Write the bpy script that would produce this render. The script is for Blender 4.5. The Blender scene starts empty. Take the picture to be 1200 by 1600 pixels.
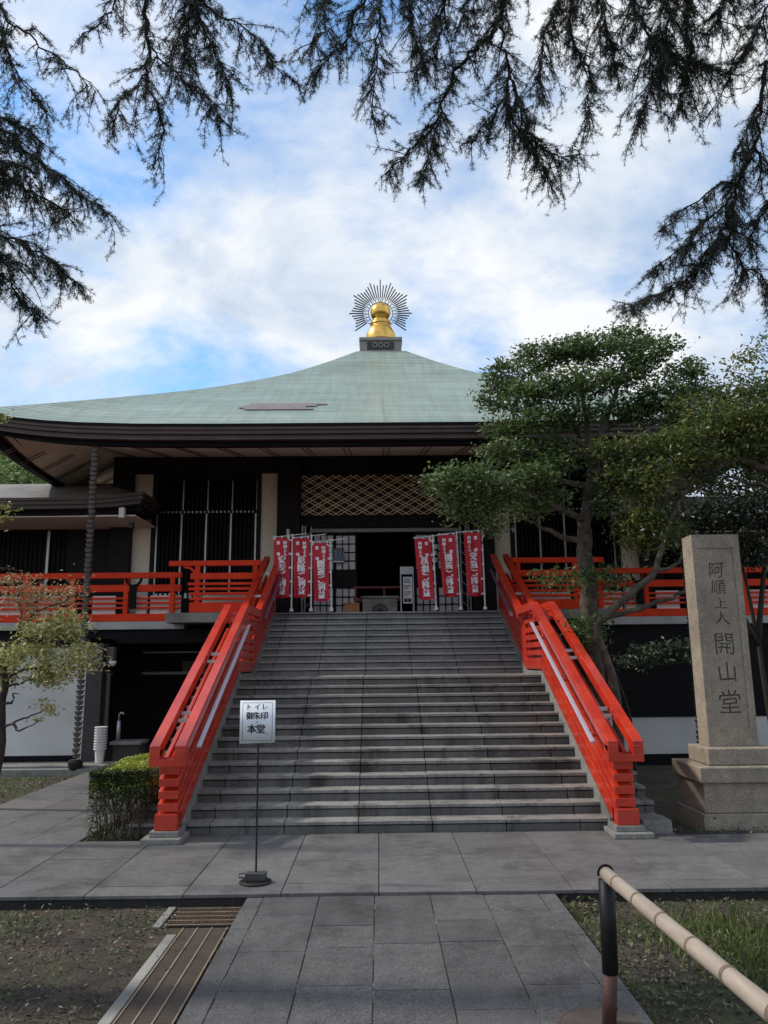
import bpy, bmesh, math, random
import numpy as np
from mathutils import Vector, Matrix

rnd = random.Random(7)
SC = bpy.context.scene
COL = SC.collection
rad = math.radians

# ------------------------------------------------------------------ camera
F_PX, CAM_H = 1202.0, 2.21
PITCH, YAW, ROLL = rad(11.04), rad(.49), rad(.6)
FW = Vector((math.sin(YAW)*math.cos(PITCH), math.cos(YAW)*math.cos(PITCH), math.sin(PITCH)))
_rt = Vector((math.cos(YAW), -math.sin(YAW), 0)); _up = _rt.cross(FW)
CR = _rt*math.cos(ROLL) - _up*math.sin(ROLL)
CU = _up*math.cos(ROLL) + _rt*math.sin(ROLL)
CP = Vector((0, 0, CAM_H))
cam = bpy.data.cameras.new('camera'); camo = bpy.data.objects.new('camera', cam); COL.objects.link(camo)
M3 = Matrix((CR, CU, -FW)).transposed()
camo.matrix_world = Matrix.Translation(CP) @ M3.to_4x4()
cam.sensor_fit = 'VERTICAL'; cam.sensor_height = 36.0; cam.lens = 36.0*F_PX/1600.0
cam.clip_start = .05; cam.clip_end = 3000
SC.camera = camo
SC.render.resolution_x = 768; SC.render.resolution_y = 1024

def at(px, py, Y):
    """point of the place seen at photo pixel (px,py), Y metres ahead"""
    d = FW + CR*((px-600)/F_PX) + CU*((800-py)/F_PX)
    return CP + d*(Y/d.y)

# ------------------------------------------------------------------ light
SUN_EL, SUN_AZ = rad(46), rad(-84)          # azimuth clockwise from +Y (ahead): sun high on the left
W = bpy.data.worlds.new('World'); SC.world = W; W.use_nodes = True
nt = W.node_tree; nt.nodes.clear()
def N(t, ty, **kw):
    n = t.nodes.new(ty)
    for k, v in kw.items(): setattr(n, k, v)
    return n
def wmath(op, a, b=None, c=None):
    n = N(nt, 'ShaderNodeMath', operation=op)
    for i, v in enumerate((a, b, c)):
        if v is None: continue
        if isinstance(v, (int, float)): n.inputs[i].default_value = v
        else: nt.links.new(v, n.inputs[i])
    return n.outputs[0]
sky = N(nt, 'ShaderNodeTexSky', sky_type='NISHITA', sun_disc=False)
sky.sun_elevation = SUN_EL; sky.sun_rotation = SUN_AZ; sky.air_density = 1.0; sky.dust_density = .2; sky.ozone_density = 2.0
tc = N(nt, 'ShaderNodeTexCoord'); sep = N(nt, 'ShaderNodeSeparateXYZ'); nt.links.new(tc.outputs['Generated'], sep.inputs[0])
zz = wmath('ADD', wmath('MAXIMUM', sep.outputs[2], 0.0), .45)
cmb = N(nt, 'ShaderNodeCombineXYZ')
nt.links.new(wmath('DIVIDE', sep.outputs[0], zz), cmb.inputs[0]); nt.links.new(wmath('DIVIDE', sep.outputs[1], zz), cmb.inputs[1])
cmb.inputs[2].default_value = 3.35
def wnoise(scale, detail, rough, dist, off=(0, 0, 0)):
    mp = N(nt, 'ShaderNodeMapping'); mp.inputs['Location'].default_value = off; mp.inputs['Rotation'].default_value = (0, 0, .6)
    mp.inputs['Scale'].default_value = (1, 1.25, 1)
    nt.links.new(cmb.outputs[0], mp.inputs[0])
    n = N(nt, 'ShaderNodeTexNoise'); nt.links.new(mp.outputs[0], n.inputs['Vector'])
    n.inputs['Scale'].default_value = scale; n.inputs['Detail'].default_value = detail
    n.inputs['Roughness'].default_value = rough; n.inputs['Distortion'].default_value = dist
    return n.outputs['Fac']
def wramp(fac, stops):
    r = N(nt, 'ShaderNodeValToRGB'); nt.links.new(fac, r.inputs[0]); e = r.color_ramp.elements
    while len(e) < len(stops): e.new(.5)
    for s, (p, c) in zip(e, stops): s.position = p; s.color = (*c, 1) if len(c) == 3 else c
    return r.outputs[0]
SKY_OFF = (18.62, 12.98, 0)
low = wmath('MULTIPLY', wmath('MAXIMUM', wmath('SUBTRACT', .42, sep.outputs[2]), 0.0), .32)   # thicker cloud towards the horizon
mask = wramp(wmath('ADD', wnoise(2.4, 11, .58, .3, SKY_OFF), low), [(.385, (.05,)*3), (.46, (.5,)*3), (.56, (1, 1, 1))])
shade = wramp(wnoise(4.0, 10, .6, .3, (15.3, 2.2, 1)), [(.34, (3.9, 4.7, 5.9)), (.48, (5.4, 5.95, 6.7)), (.6, (6.9, 7.05, 7.2))])
mx = N(nt, 'ShaderNodeMix', data_type='RGBA'); nt.links.new(mask, mx.inputs[0])
gain = N(nt, 'ShaderNodeMix', data_type='RGBA', blend_type='MULTIPLY'); gain.inputs[0].default_value = 1.0
gain.inputs[7].default_value = (1.2, 1.6, 1.75, 1); nt.links.new(sky.outputs[0], gain.inputs[6])
nt.links.new(gain.outputs[2], mx.inputs[6]); nt.links.new(shade, mx.inputs[7])
bg = N(nt, 'ShaderNodeBackground'); nt.links.new(mx.outputs[2], bg.inputs[0]); bg.inputs[1].default_value = .13
wo = N(nt, 'ShaderNodeOutputWorld'); nt.links.new(bg.outputs[0], wo.inputs[0])

sun = bpy.data.lights.new('sun', 'SUN'); sun.energy = 3.0; sun.angle = rad(3); sun.color = (1, .93, .82)
suno = bpy.data.objects.new('sun', sun); COL.objects.link(suno)
sd = Vector((math.sin(SUN_AZ)*math.cos(SUN_EL), math.cos(SUN_AZ)*math.cos(SUN_EL), math.sin(SUN_EL)))
suno.rotation_euler = (-sd).to_track_quat('-Z', 'Y').to_euler(); suno.location = sd*60
vs = SC.view_settings; vs.view_transform = 'Standard'; vs.look = 'None'; vs.exposure = .12; vs.gamma = 1
try: vs.use_curve_mapping = False
except Exception: pass

# ------------------------------------------------------------------ materials
def new_mat(name):
    m = bpy.data.materials.new(name); m.use_nodes = True
    t = m.node_tree; b = t.nodes['Principled BSDF']
    return m, t, b
def tnoise(t, scale, detail=5, rough=.55, stretch=None, coord='Object'):
    c = N(t, 'ShaderNodeTexCoord'); n = N(t, 'ShaderNodeTexNoise')
    src = c.outputs[coord]
    if stretch:
        mp = N(t, 'ShaderNodeMapping'); mp.inputs['Scale'].default_value = stretch
        t.links.new(src, mp.inputs[0]); src = mp.outputs[0]
    t.links.new(src, n.inputs['Vector'])
    n.inputs['Scale'].default_value = scale; n.inputs['Detail'].default_value = detail; n.inputs['Roughness'].default_value = rough
    return n.outputs['Fac']
def tramp(t, fac, stops):
    r = N(t, 'ShaderNodeValToRGB'); t.links.new(fac, r.inputs[0]); e = r.color_ramp.elements
    while len(e) < len(stops): e.new(.5)
    for s, (p, c) in zip(e, stops): s.position = p; s.color = (*c, 1)
    return r.outputs[0]
def tmix(t, fac, a, b, mode='MIX'):
    m = N(t, 'ShaderNodeMix', data_type='RGBA', blend_type=mode)
    for i, v in ((0, fac), (6, a), (7, b)):
        if isinstance(v, (int, float)): m.inputs[i].default_value = v
        elif isinstance(v, tuple): m.inputs[i].default_value = (*v, 1)
        else: t.links.new(v, m.inputs[i])
    return m.outputs[2]
def tbump(t, b, h, strength, dist=.02):
    n = N(t, 'ShaderNodeBump'); n.inputs['Strength'].default_value = strength; n.inputs['Distance'].default_value = dist
    t.links.new(h, n.inputs['Height']); t.links.new(n.outputs[0], b.inputs['Normal'])
def dim(c, f): return tuple(x*f for x in c)

def simple(name, c, rough=.6, var=.18, scale=3.0, bump=.08, metal=0.0, spec=None, fine=40):
    m, t, b = new_mat(name)
    f = tnoise(t, scale, 6)
    col = tramp(t, f, [(.3, dim(c, 1-var)), (.7, dim(c, 1+var))])
    t.links.new(col, b.inputs['Base Color'])
    b.inputs['Roughness'].default_value = rough; b.inputs['Metallic'].default_value = metal
    if spec is not None: b.inputs['Specular IOR Level'].default_value = spec
    if bump: tbump(t, b, tnoise(t, fine, 4), bump, .01)
    return m
def granite(name, c, rough=.7, stain=.5, streak=False, speck=.3, sc=1.0, per=0.0):
    m, t, b = new_mat(name)
    sp = tnoise(t, 75*sc, 2, .8)
    base = tramp(t, sp, [(.3, dim(c, 1-1.5*speck)), (.48, c), (.56, dim(c, 1+.4*speck)), (.72, dim(c, 1+1.9*speck))])
    mid = tnoise(t, 9*sc, 6, .7)
    base = tmix(t, 1.0, base, tramp(t, mid, [(.3, (.8, .79, .78)), (.7, (1.16, 1.15, 1.13))]), 'MULTIPLY')
    st = tnoise(t, 1.1, 9, .68, (1, 1, .3) if streak else None)
    base = tmix(t, 1.0, base, tramp(t, st, [(.3, (1-stain, 1-stain, 1-stain*1.03)), (.5, (1, 1, 1)), (.75, (1.16, 1.14, 1.1))]), 'MULTIPLY')
    if streak:      # dark run-off and algae marks
        dk = tnoise(t, 2.6, 7, .65, (1, 1, .16))
        base = tmix(t, tramp(t, dk, [(.53, (0, 0, 0)), (.66, (.85,)*3)]), base, dim((.95, .86, .72), c[0]*.3))
    else:           # pale lime marks and dark wet patches
        lm = tmix(t, 1.0, tramp(t, tnoise(t, .7, 5, .6), [(.5, (0, 0, 0)), (.62, (1, 1, 1))]), tramp(t, tnoise(t, 13, 9, .75), [(.56, (0, 0, 0)), (.66, (.5,)*3)]), 'MULTIPLY')
        base = tmix(t, lm, base, tuple(min(.5, x*2.6) for x in c))
        base = tmix(t, tramp(t, tnoise(t, 1.9, 9, .7), [(.6, (0, 0, 0)), (.7, (.55,)*3)]), base, dim(c, .5))
    if per:
        g = N(t, 'ShaderNodeNewGeometry')
        base = tmix(t, 1.0, base, tramp(t, g.outputs['Random Per Island'], [(0, (1-per,)*3), (1, (1+per, 1+per, 1+per*.9))]), 'MULTIPLY')
    t.links.new(base, b.inputs['Base Color'])
    b.inputs['Specular IOR Level'].default_value = .35
    t.links.new(tramp(t, st, [(.3, (rough-.2,)*3), (.7, (rough,)*3)]), b.inputs['Roughness'])
    tbump(t, b, tnoise(t, 45*sc, 6, .75), .45, .008)
    return m
def leafmat(name, stops, rough=.45, trans=.25):
    m, t, b = new_mat(name)
    g = N(t, 'ShaderNodeNewGeometry')
    col = tramp(t, g.outputs['Random Per Island'], stops)
    t.links.new(col, b.inputs['Base Color']); b.inputs['Roughness'].default_value = rough
    if trans:
        tr = N(t, 'ShaderNodeBsdfTranslucent'); t.links.new(col, tr.inputs[0])
        ms = N(t, 'ShaderNodeMixShader'); ms.inputs[0].default_value = trans
        t.links.new(b.outputs[0], ms.inputs[1]); t.links.new(tr.outputs[0], ms.inputs[2])
        t.links.new(ms.outputs[0], t.nodes['Material Output'].inputs[0])
    return m

M = {}
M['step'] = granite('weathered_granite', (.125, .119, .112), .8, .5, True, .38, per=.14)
M['upper_step'] = granite('paler_granite', (.2, .195, .19), .75, .4, False, .35, per=.12)  # upper flight in a paler, less stained tone than the lower
M['upper_tread'] = granite('paler_tread_granite', (.3, .292, .285), .75, .35, False, .3, per=.1)
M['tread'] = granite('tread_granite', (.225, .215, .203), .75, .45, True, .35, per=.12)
M['pave'] = granite('paving_granite', (.128, .123, .122), .66, .5, False, .3, per=.1)
M['path'] = granite('path_granite', (.092, .089, .089), .72, .42, False, .42, per=.13)
M['monument'] = granite('monument_granite', (.285, .24, .185), .85, .3, False, .26, .7)
M['mortar'], _t, _b = new_mat('limey_joint_mortar')
_t.links.new(tramp(_t, tnoise(_t, 1.6, 8, .7), [(.5, (.022, .02, .019)), (.58, (.2, .19, .18)), (.66, (.48, .46, .43))]), _b.inputs['Base Color']); _b.inputs['Roughness'].default_value = .95
M['dark_kerb'] = granite('dark_kerb_stone', (.03, .027, .025), .8, .5, False, .3)  # near-black stone for the bed under the plaza slabs
M['kerb'] = granite('kerb_stone', (.2, .195, .18), .8, .5, False, .3)
M['concrete'] = simple('concrete', (.4, .385, .35), .85, .22, 1.5, .15)
M['plaster'] = simple('cream_plaster', (.72, .63, .49), .85, .07, 1.2, .05)
M['soffit'] = simple('soffit_boards', (.8, .67, .58), .8, .06, 1.5, .05)
M['white_wall'] = simple('white_plaster', (.54, .53, .5), .85, .14, .8, .05)
M['white_panel'] = simple('white_boards', (.82, .74, .7), .7, .05, 2, .03)
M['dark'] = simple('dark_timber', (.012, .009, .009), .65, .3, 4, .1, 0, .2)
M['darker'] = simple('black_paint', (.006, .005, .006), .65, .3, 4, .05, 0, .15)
M['brown'] = simple('eave_copper_brown', (.085, .055, .045), .5, .25, 2, .06, 0, .35)
M['brown2'] = simple('eave_dark_band', (.03, .023, .021), .5, .25, 2, .06)
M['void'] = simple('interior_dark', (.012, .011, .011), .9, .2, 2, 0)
M['gold'] = simple('gilded_metal', (.83, .5, .12), .3, .12, 3, .04, 1.0)
M['iron'] = simple('dark_iron', (.03, .028, .026), .5, .2, 5, .1, .6)
M['alu'] = simple('pale_aluminium', (.42, .42, .43), .4, .08, 4, 0, .6)
M['white_paint'] = simple('white_paint', (.75, .75, .74), .5, .05, 4, 0)
M['plastic'] = simple('white_plastic', (.7, .69, .66), .45, .05, 4, 0)
M['paper'] = simple('paper', (.78, .8, .85), .6, .04, 5, .02)
M['ink'] = simple('black_ink', (.015, .015, .018), .6, .1, 5, 0)
M['carve'] = simple('carving_shade', (.1, .085, .068), .95, .3, 8, .1)
M['letter'] = simple('white_lettering', (.92, .88, .88), .7, .03, 5, 0)
M['orange_wood'] = simple('orange_wood', (.5, .2, .06), .55, .15, 3, .05)
M['red'], _t, _b = new_mat('vermilion_lacquer')
_f = tnoise(_t, 2.2, 6)
_c = tramp(_t, _f, [(.3, (.43, .017, .005)), (.7, (.6, .036, .007))])
_sc = tnoise(_t, 9, 8, .7, (1, .4, 1))
_c = tmix(_t, tramp(_t, _sc, [(.64, (0, 0, 0)), (.74, (.6,)*3)]), _c, (.26, .02, .012))
_c = tmix(_t, tramp(_t, tnoise(_t, 1.1, 8, .7, (2, 2, 1)), [(.55, (0, 0, 0)), (.7, (.35,)*3)]), _c, (.55, .13, .08))
_t.links.new(_c, _b.inputs['Base Color']); _b.inputs['Roughness'].default_value = .34
_t.links.new(tramp(_t, tnoise(_t, 5, 5), [(.3, (.3,)*3), (.7, (.5,)*3)]), _b.inputs['Roughness'])
_b.inputs['Specular IOR Level'].default_value = .5; _b.inputs['Coat Weight'].default_value = .5; _b.inputs['Coat Roughness'].default_value = .13; _b.inputs['Coat IOR'].default_value = 1.65
M['red_matt'], _t, _b = new_mat('shade_lifted_vermilion')  # veranda red, matt, base brightened to make up for the eave's shade
_c = tramp(_t, tnoise(_t, 2.5, 7), [(.3, (.62, .032, .006)), (.7, (.82, .055, .012))])
_c = tmix(_t, tramp(_t, tnoise(_t, 9, 8, .7, (.4, .4, 2)), [(.6, (0, 0, 0)), (.72, (.5,)*3)]), _c, (.4, .025, .01))
_t.links.new(_c, _b.inputs['Base Color']); _b.inputs['Roughness'].default_value = .6; _b.inputs['Specular IOR Level'].default_value = .2
M['flag'], _t, _b = new_mat('red_flag_cloth')
_t.links.new(tramp(_t, tnoise(_t, 1.2, 3), [(.35, (.66, .018, .034)), (.7, (.8, .036, .055))]), _b.inputs['Base Color'])
_b.inputs['Roughness'].default_value = .6
# translucent cloth
_tr = N(_t, 'ShaderNodeBsdfTranslucent'); _tr.inputs[0].default_value = (.7, .03, .05, 1)
_ms = N(_t, 'ShaderNodeMixShader'); _ms.inputs[0].default_value = .3
_t.links.new(_b.outputs[0], _ms.inputs[1]); _t.links.new(_tr.outputs[0], _ms.inputs[2]); _t.links.new(_ms.outputs[0], _t.nodes['Material Output'].inputs[0])
# verdigris copper roof: UV in metres
M['roof'], _t, _b = new_mat('verdigris_copper')
_uv = N(_t, 'ShaderNodeTexCoord'); _br = N(_t, 'ShaderNodeTexBrick'); _t.links.new(_uv.outputs['UV'], _br.inputs['Vector'])
for k, v in (('Scale', 1.0), ('Mortar Size', .022), ('Brick Width', 40.0), ('Row Height', .17), ('Mortar Smooth', .4), ('Bias', -.2)): _br.inputs[k].default_value = v
_br.offset = .37
_br.inputs['Color1'].default_value = (.255, .335, .30, 1); _br.inputs['Color2'].default_value = (.325, .405, .36, 1); _br.inputs['Mortar'].default_value = (.13, .175, .158, 1)
_col = tmix(_t, 1.0, _br.outputs['Color'], tramp(_t, tnoise(_t, 1.0, 7, .65, (.35, 5.9, 1), 'UV'), [(.3, (.84, .84, .82)), (.7, (1.12, 1.11, 1.12))]), 'MULTIPLY')
_col = tmix(_t, 1.0, _col, tramp(_t, tnoise(_t, .5, 7, .6, (1, 2.2, 1), 'UV'), [(.3, (.8, .8, .76)), (.7, (1.12, 1.1, 1.1))]), 'MULTIPLY')
_col = tmix(_t, 1.0, _col, tramp(_t, tnoise(_t, 3.0, 6, .65, (2.2, .12, 1), 'UV'), [(.3, (.82, .8, .74)), (.62, (1.06,)*3)]), 'MULTIPLY')
# rust-tinted run-off below the finial plinth
_sx = N(_t, 'ShaderNodeSeparateXYZ'); _t.links.new(_uv.outputs['UV'], _sx.inputs[0])
_ab = N(_t, 'ShaderNodeMath', operation='ABSOLUTE'); _t.links.new(_sx.outputs[0], _ab.inputs[0])
_ml = N(_t, 'ShaderNodeMath', operation='MULTIPLY'); _t.links.new(tramp(_t, _ab.outputs[0], [(.15, (.55,)*3), (.75, (0, 0, 0))]), _ml.inputs[0])
_t.links.new(tramp(_t, tnoise(_t, 1.5, 6, .6, (4, .15, 1), 'UV'), [(.4, (0, 0, 0)), (.62, (1,)*3)]), _ml.inputs[1])
_col = tmix(_t, _ml.outputs[0], _col, (.32, .34, .23))
_t.links.new(_col, _b.inputs['Base Color']); _b.inputs['Roughness'].default_value = .55
tbump(_t, _b, _br.outputs['Fac'], -.5, .02)
M['roof_bare'] = simple('bare_copper', (.2, .155, .135), .5, .2, 6, .1)
M['bamboo'], _t, _b = new_mat('bamboo')
_t.links.new(tramp(_t, tnoise(_t, 6, 7, .6, (3, .5, 3)), [(.3, (.26, .205, .155)), (.7, (.42, .345, .28))]), _b.inputs['Base Color'])
_b.inputs['Roughness'].default_value = .45
M['node'] = simple('bamboo_node', (.15, .11, .07), .7, .2, 10, .1)
M['black_vinyl'] = simple('black_vinyl', (.008, .008, .009), .5, .2, 6, .05, 0, .25)
M['rust'] = simple('rusty_steel', (.07, .032, .024), .7, .35, 8, .2)
M['grate'] = simple('brown_grating', (.13, .085, .055), .6, .25, 6, .1, .3)
M['grate_bar'] = simple('pale_grating_bar', (.3, .235, .16), .5, .2, 6, .1, .3)
M['bark'] = simple('grey_bark', (.085, .066, .05), .95, .6, 7, 1.0, fine=16)
M['bark_dark'] = simple('dark_bark', (.035, .027, .021), .9, .4, 5, .6, fine=25)
M['cedar_bark'] = simple('cedar_twig', (.03, .024, .02), .9, .35, 6, .4)
M['cedar'] = leafmat('cedar_needles', [(0, (.012, .022, .013)), (.6, (.024, .036, .018)), (1, (.05, .06, .026))], .6, .12)
M['leaf_a'] = leafmat('glossy_evergreen', [(0, (.04, .07, .024)), (.5, (.085, .14, .042)), (.85, (.15, .21, .065)), (1, (.24, .26, .1))], .4, .36)
M['leaf_b'] = leafmat('olive_evergreen', [(0, (.036, .066, .02)), (.55, (.1, .14, .036)), (.9, (.18, .2, .048)), (1, (.36, .26, .08))], .42, .36)
M['leaf_dark'] = leafmat('dark_evergreen', [(0, (.008, .016, .009)), (.6, (.02, .034, .016)), (1, (.06, .085, .045))], .35, .12)
M['leaf_pale'] = leafmat('yellowing_leaf', [(0, (.2, .23, .07)), (.5, (.42, .43, .15)), (.88, (.6, .57, .28)), (1, (.5, .3, .12))], .5, .25)
M['leaf_rust'] = leafmat('rusty_leaf', [(0, (.25, .13, .055)), (.5, (.38, .25, .13)), (1, (.42, .36, .19))], .5, .25)
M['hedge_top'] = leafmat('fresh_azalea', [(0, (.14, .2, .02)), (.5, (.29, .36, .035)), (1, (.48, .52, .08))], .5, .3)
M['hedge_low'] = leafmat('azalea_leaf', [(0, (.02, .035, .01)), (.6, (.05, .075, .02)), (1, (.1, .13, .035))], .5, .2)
M['forest'] = leafmat('forest_canopy', [(0, (.09, .14, .045)), (.5, (.17, .24, .075)), (1, (.28, .33, .12))], .7, .2)
M['grass'] = leafmat('grass_blade', [(0, (.04, .06, .015)), (.5, (.1, .145, .03)), (.85, (.17, .21, .05)), (1, (.3, .26, .12))], .5, .3)
M['litter'] = leafmat('fallen_leaf', [(0, (.03, .019, .012)), (.65, (.075, .052, .034)), (.93, (.14, .105, .07)), (1, (.34, .28, .2))], .8, .05)
M['moss_leaf'] = leafmat('ground_cover_leaf', [(0, (.03, .045, .014)), (.6, (.07, .095, .03)), (1, (.15, .17, .07))], .6, .2)
# soil with moss patches
M['soil'], _t, _b = new_mat('damp_soil')
_s = tramp(_t, tnoise(_t, 3.2, 10, .7), [(.3, (.02, .014, .011)), (.52, (.07, .05, .037)), (.72, (.15, .115, .085))])
_s = tmix(_t, tramp(_t, tnoise(_t, .75, 8, .65), [(.45, (0, 0, 0)), (.58, (.85,)*3)]), _s, tramp(_t, tnoise(_t, 14, 6, .7), [(.3, (.026, .032, .01)), (.7, (.085, .1, .03))]))
_t.links.new(_s, _b.inputs['Base Color']); _b.inputs['Roughness'].default_value = .95
tbump(_t, _b, tnoise(_t, 18, 10, .75), 1.0, .05)

M['grey_sheath'] = simple('grey_sheath', (.5, .5, .58), .35, .06, 3, 0, .3)
M['mauve_sheath'] = simple('mauve_sheath', (.14, .07, .1), .35, .1, 3, 0)
M['plinth_copper'] = simple('plinth_copper', (.24, .225, .2), .55, .25, 3, .1)
M['pane'] = simple('dark_glass', (.01, .01, .012), .12, .1, 3, 0, 0, .6)
M['lattice'] = simple('gilt_brown_lattice', (.86, .7, .48), .5, .12, 3, .05)
M['track'] = simple('pale_green_wood', (.3, .31, .28), .7, .1, 3, .05)
M['shoji'] = simple('shoji_paper', (.75, .72, .72), .85, .06, 3, 0)
M['lattice_back'] = simple('brown_board', (.03, .014, .008), .7, .3, 3, 0)
M['concrete2'] = simple('stained_concrete', (.2, .19, .17), .85, .4, 2, .2)
M['roof_pale'] = simple('pale_copper_sheet', (.17, .15, .13), .7, .25, 1.5, .05)
M['pier'] = granite('dark_granite', (.045, .038, .038), .5, .3, False, .6)
M['pipe'] = simple('brown_pipe', (.085, .07, .06), .5, .1, 3, 0)
M['khaki'] = simple('khaki_board', (.09, .08, .05), .8, .1, 2, 0)
M['cup_metal'] = simple('chain_cup_metal', (.13, .12, .115), .5, .25, 6, .1, .3)
M['deep_red'] = simple('deep_red_paint', (.2, .02, .02), .5, .1, 3, 0)
M['blue_print'] = simple('blue_print', (.08, .12, .18), .6, .5, 14, 0)
M['gate_grey'] = simple('gate_grey', (.26, .27, .26), .5, .1, 3, 0, .4)
M['weight_stone'] = simple('weight_block', (.05, .05, .048), .7, .3, 9, .2)
M['cover_iron'] = simple('cover_iron', (.09, .065, .05), .8, .3, 7, .2)
M['leaf_shrub'] = leafmat('shrub_leaf', [(0, (.012, .025, .012)), (.6, (.04, .065, .03)), (1, (.15, .19, .12))], .3, .1)
M['leaf_yg'] = leafmat('yellow_green_leaf', [(0, (.12, .15, .03)), (.6, (.26, .28, .06)), (1, (.42, .36, .1))], .5, .3)
# ------------------------------------------------------------------ mesh helpers
class MB:
    def __init__(s): s.v = []; s.f = []
    def box(s, x0, x1, y0, y1, z0, z1):
        n = len(s.v)
        s.v += [(x0, y0, z0), (x1, y0, z0), (x1, y1, z0), (x0, y1, z0), (x0, y0, z1), (x1, y0, z1), (x1, y1, z1), (x0, y1, z1)]
        s.f += [(n, n+3, n+2, n+1), (n+4, n+5, n+6, n+7), (n, n+1, n+5, n+4), (n+1, n+2, n+6, n+5), (n+2, n+3, n+7, n+6), (n+3, n, n+4, n+7)]
        return s
    def bar(s, p, q, w, h, up=(0, 0, 1)):
        p, q, up = Vector(p), Vector(q), Vector(up); d = (q-p).normalized()
        a = d.cross(up).normalized()*(w/2); b = a.cross(d).normalized()*(h/2); n = len(s.v)
        for c in (p, q):
            for k, l in ((-1, -1), (1, -1), (1, 1), (-1, 1)): s.v.append(tuple(c+a*k+b*l))
        s.f += [(n, n+1, n+2, n+3), (n+7, n+6, n+5, n+4)] + [(n+i, n+4+i, n+4+(i+1) % 4, n+(i+1) % 4) for i in range(4)]
        return s
    def sweep(s, line, x0, x1, a, b):
        """bar of vertical thickness a..b above a (Y,z) polyline, between x0 and x1"""
        n = len(s.v); k = len(line)
        for (y, z) in line:
            s.v += [(x0, y, z+a), (x1, y, z+a), (x1, y, z+b), (x0, y, z+b)]
        for i in range(k-1):
            o = n+4*i
            for j in range(4): s.f.append((o+j, o+(j+1) % 4, o+4+(j+1) % 4, o+4+j))
        s.f += [(n, n+3, n+2, n+1), (n+4*k-4, n+4*k-3, n+4*k-2, n+4*k-1)]
        return s
    def prism(s, poly, y0, y1):
        """polygon in XZ extruded in Y"""
        n = len(s.v); k = len(poly)
        s.v += [(x, y0, z) for x, z in poly] + [(x, y1, z) for x, z in poly]
        s.f += [tuple(range(n, n+k)), tuple(range(n+2*k-1, n+k-1, -1))] + [(n+i, n+k+i, n+k+(i+1) % k, n+(i+1) % k) for i in range(k)]
        return s
    def lathe(s, prof, c=(0, 0, 0), seg=24):
        n = len(s.v); k = len(prof)
        for i in range(seg):
            a = 2*math.pi*i/seg
            for r, z in prof: s.v.append((c[0]+r*math.cos(a), c[1]+r*math.sin(a), c[2]+z))
        for i in range(seg):
            j = (i+1) % seg
            for l in range(k-1): s.f.append((n+i*k+l, n+j*k+l, n+j*k+l+1, n+i*k+l+1))
        s.f.append(tuple(n+i*k for i in range(seg))[::-1]); s.f.append(tuple(n+i*k+k-1 for i in range(seg)))
        return s
    def tube(s, pts, rads, seg=7):
        n = len(s.v); k = len(pts); pts = [Vector(p) for p in pts]
        ref = Vector((.31, .17, .93))
        for i, p in enumerate(pts):
            d = (pts[min(i+1, k-1)]-pts[max(i-1, 0)]).normalized()
            a = d.cross(ref)
            if a.length < .05: a = d.cross(Vector((1, 0, 0)))
            a.normalize(); b = d.cross(a)
            for j in range(seg):
                t = 2*math.pi*j/seg; s.v.append(tuple(p+(a*math.cos(t)+b*math.sin(t))*rads[i]))
        for i in range(k-1):
            for j in range(seg):
                s.f.append((n+i*seg+j, n+i*seg+(j+1) % seg, n+(i+1)*seg+(j+1) % seg, n+(i+1)*seg+j))
        s.f.append(tuple(range(n+seg-1, n-1, -1))); s.f.append(tuple(range(n+(k-1)*seg, n+k*seg)))
        return s
    def quad(s, a, b, c, d):
        n = len(s.v); s.v += [tuple(a), tuple(b), tuple(c), tuple(d)]; s.f.append((n, n+1, n+2, n+3)); return s
    def build(s, name, mat, parent=None, bevel=0, smooth=False):
        me = bpy.data.meshes.new(name); me.from_pydata(s.v, [], s.f); me.update()
        bm = bmesh.new(); bm.from_mesh(me); bmesh.ops.recalc_face_normals(bm, faces=bm.faces[:]); bm.to_mesh(me); bm.free()
        return link(name, me, mat, parent, bevel, smooth)
def link(name, me, mat, parent=None, bevel=0, smooth=False):
    me.materials.append(M[mat] if isinstance(mat, str) else mat)
    o = bpy.data.objects.new(name, me); COL.objects.link(o)
    if parent is not None:
        o.parent = parent
        o.matrix_parent_inverse = Matrix.Translation(-world_loc(parent))
    if bevel:
        md = o.modifiers.new('bevel', 'BEVEL'); md.width = bevel; md.segments = 2; md.limit_method = 'ANGLE'; md.angle_limit = rad(40)
    if smooth:
        for p in me.polygons: p.use_smooth = True
    return o
def world_loc(o):
    return BASE.get(o.name, Vector((0, 0, 0)))
BASE = {}
def thing(name, label, cat, loc=(0, 0, 0), group=None):
    o = bpy.data.objects.new(name, None); COL.objects.link(o); o.location = loc; BASE[o.name] = Vector(loc)
    o.empty_display_size = .2
    return tag(o, label, cat, group)
def tag(o, label=None, cat=None, group=None, kind=None):
    if label: o['label'] = label
    if cat: o['category'] = cat
    if group: o['group'] = group
    if kind: o['kind'] = kind
    return o
def np_mesh(name, V, Fq, mat, parent=None):
    """V (n,3) array, Fq (m,k) array of faces with k corners"""
    me = bpy.data.meshes.new(name); k = Fq.shape[1]
    me.vertices.add(len(V)); me.vertices.foreach_set('co', V.astype(np.float32).ravel())
    me.loops.add(Fq.size); me.loops.foreach_set('vertex_index', Fq.astype(np.int32).ravel())
    me.polygons.add(len(Fq)); me.polygons.foreach_set('loop_start', np.arange(0, Fq.size, k, dtype=np.int32))
    me.polygons.foreach_set('loop_total', np.full(len(Fq), k, dtype=np.int32))
    me.update(calc_edges=True); me.validate()
    return link(name, me, mat, parent)
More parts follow.
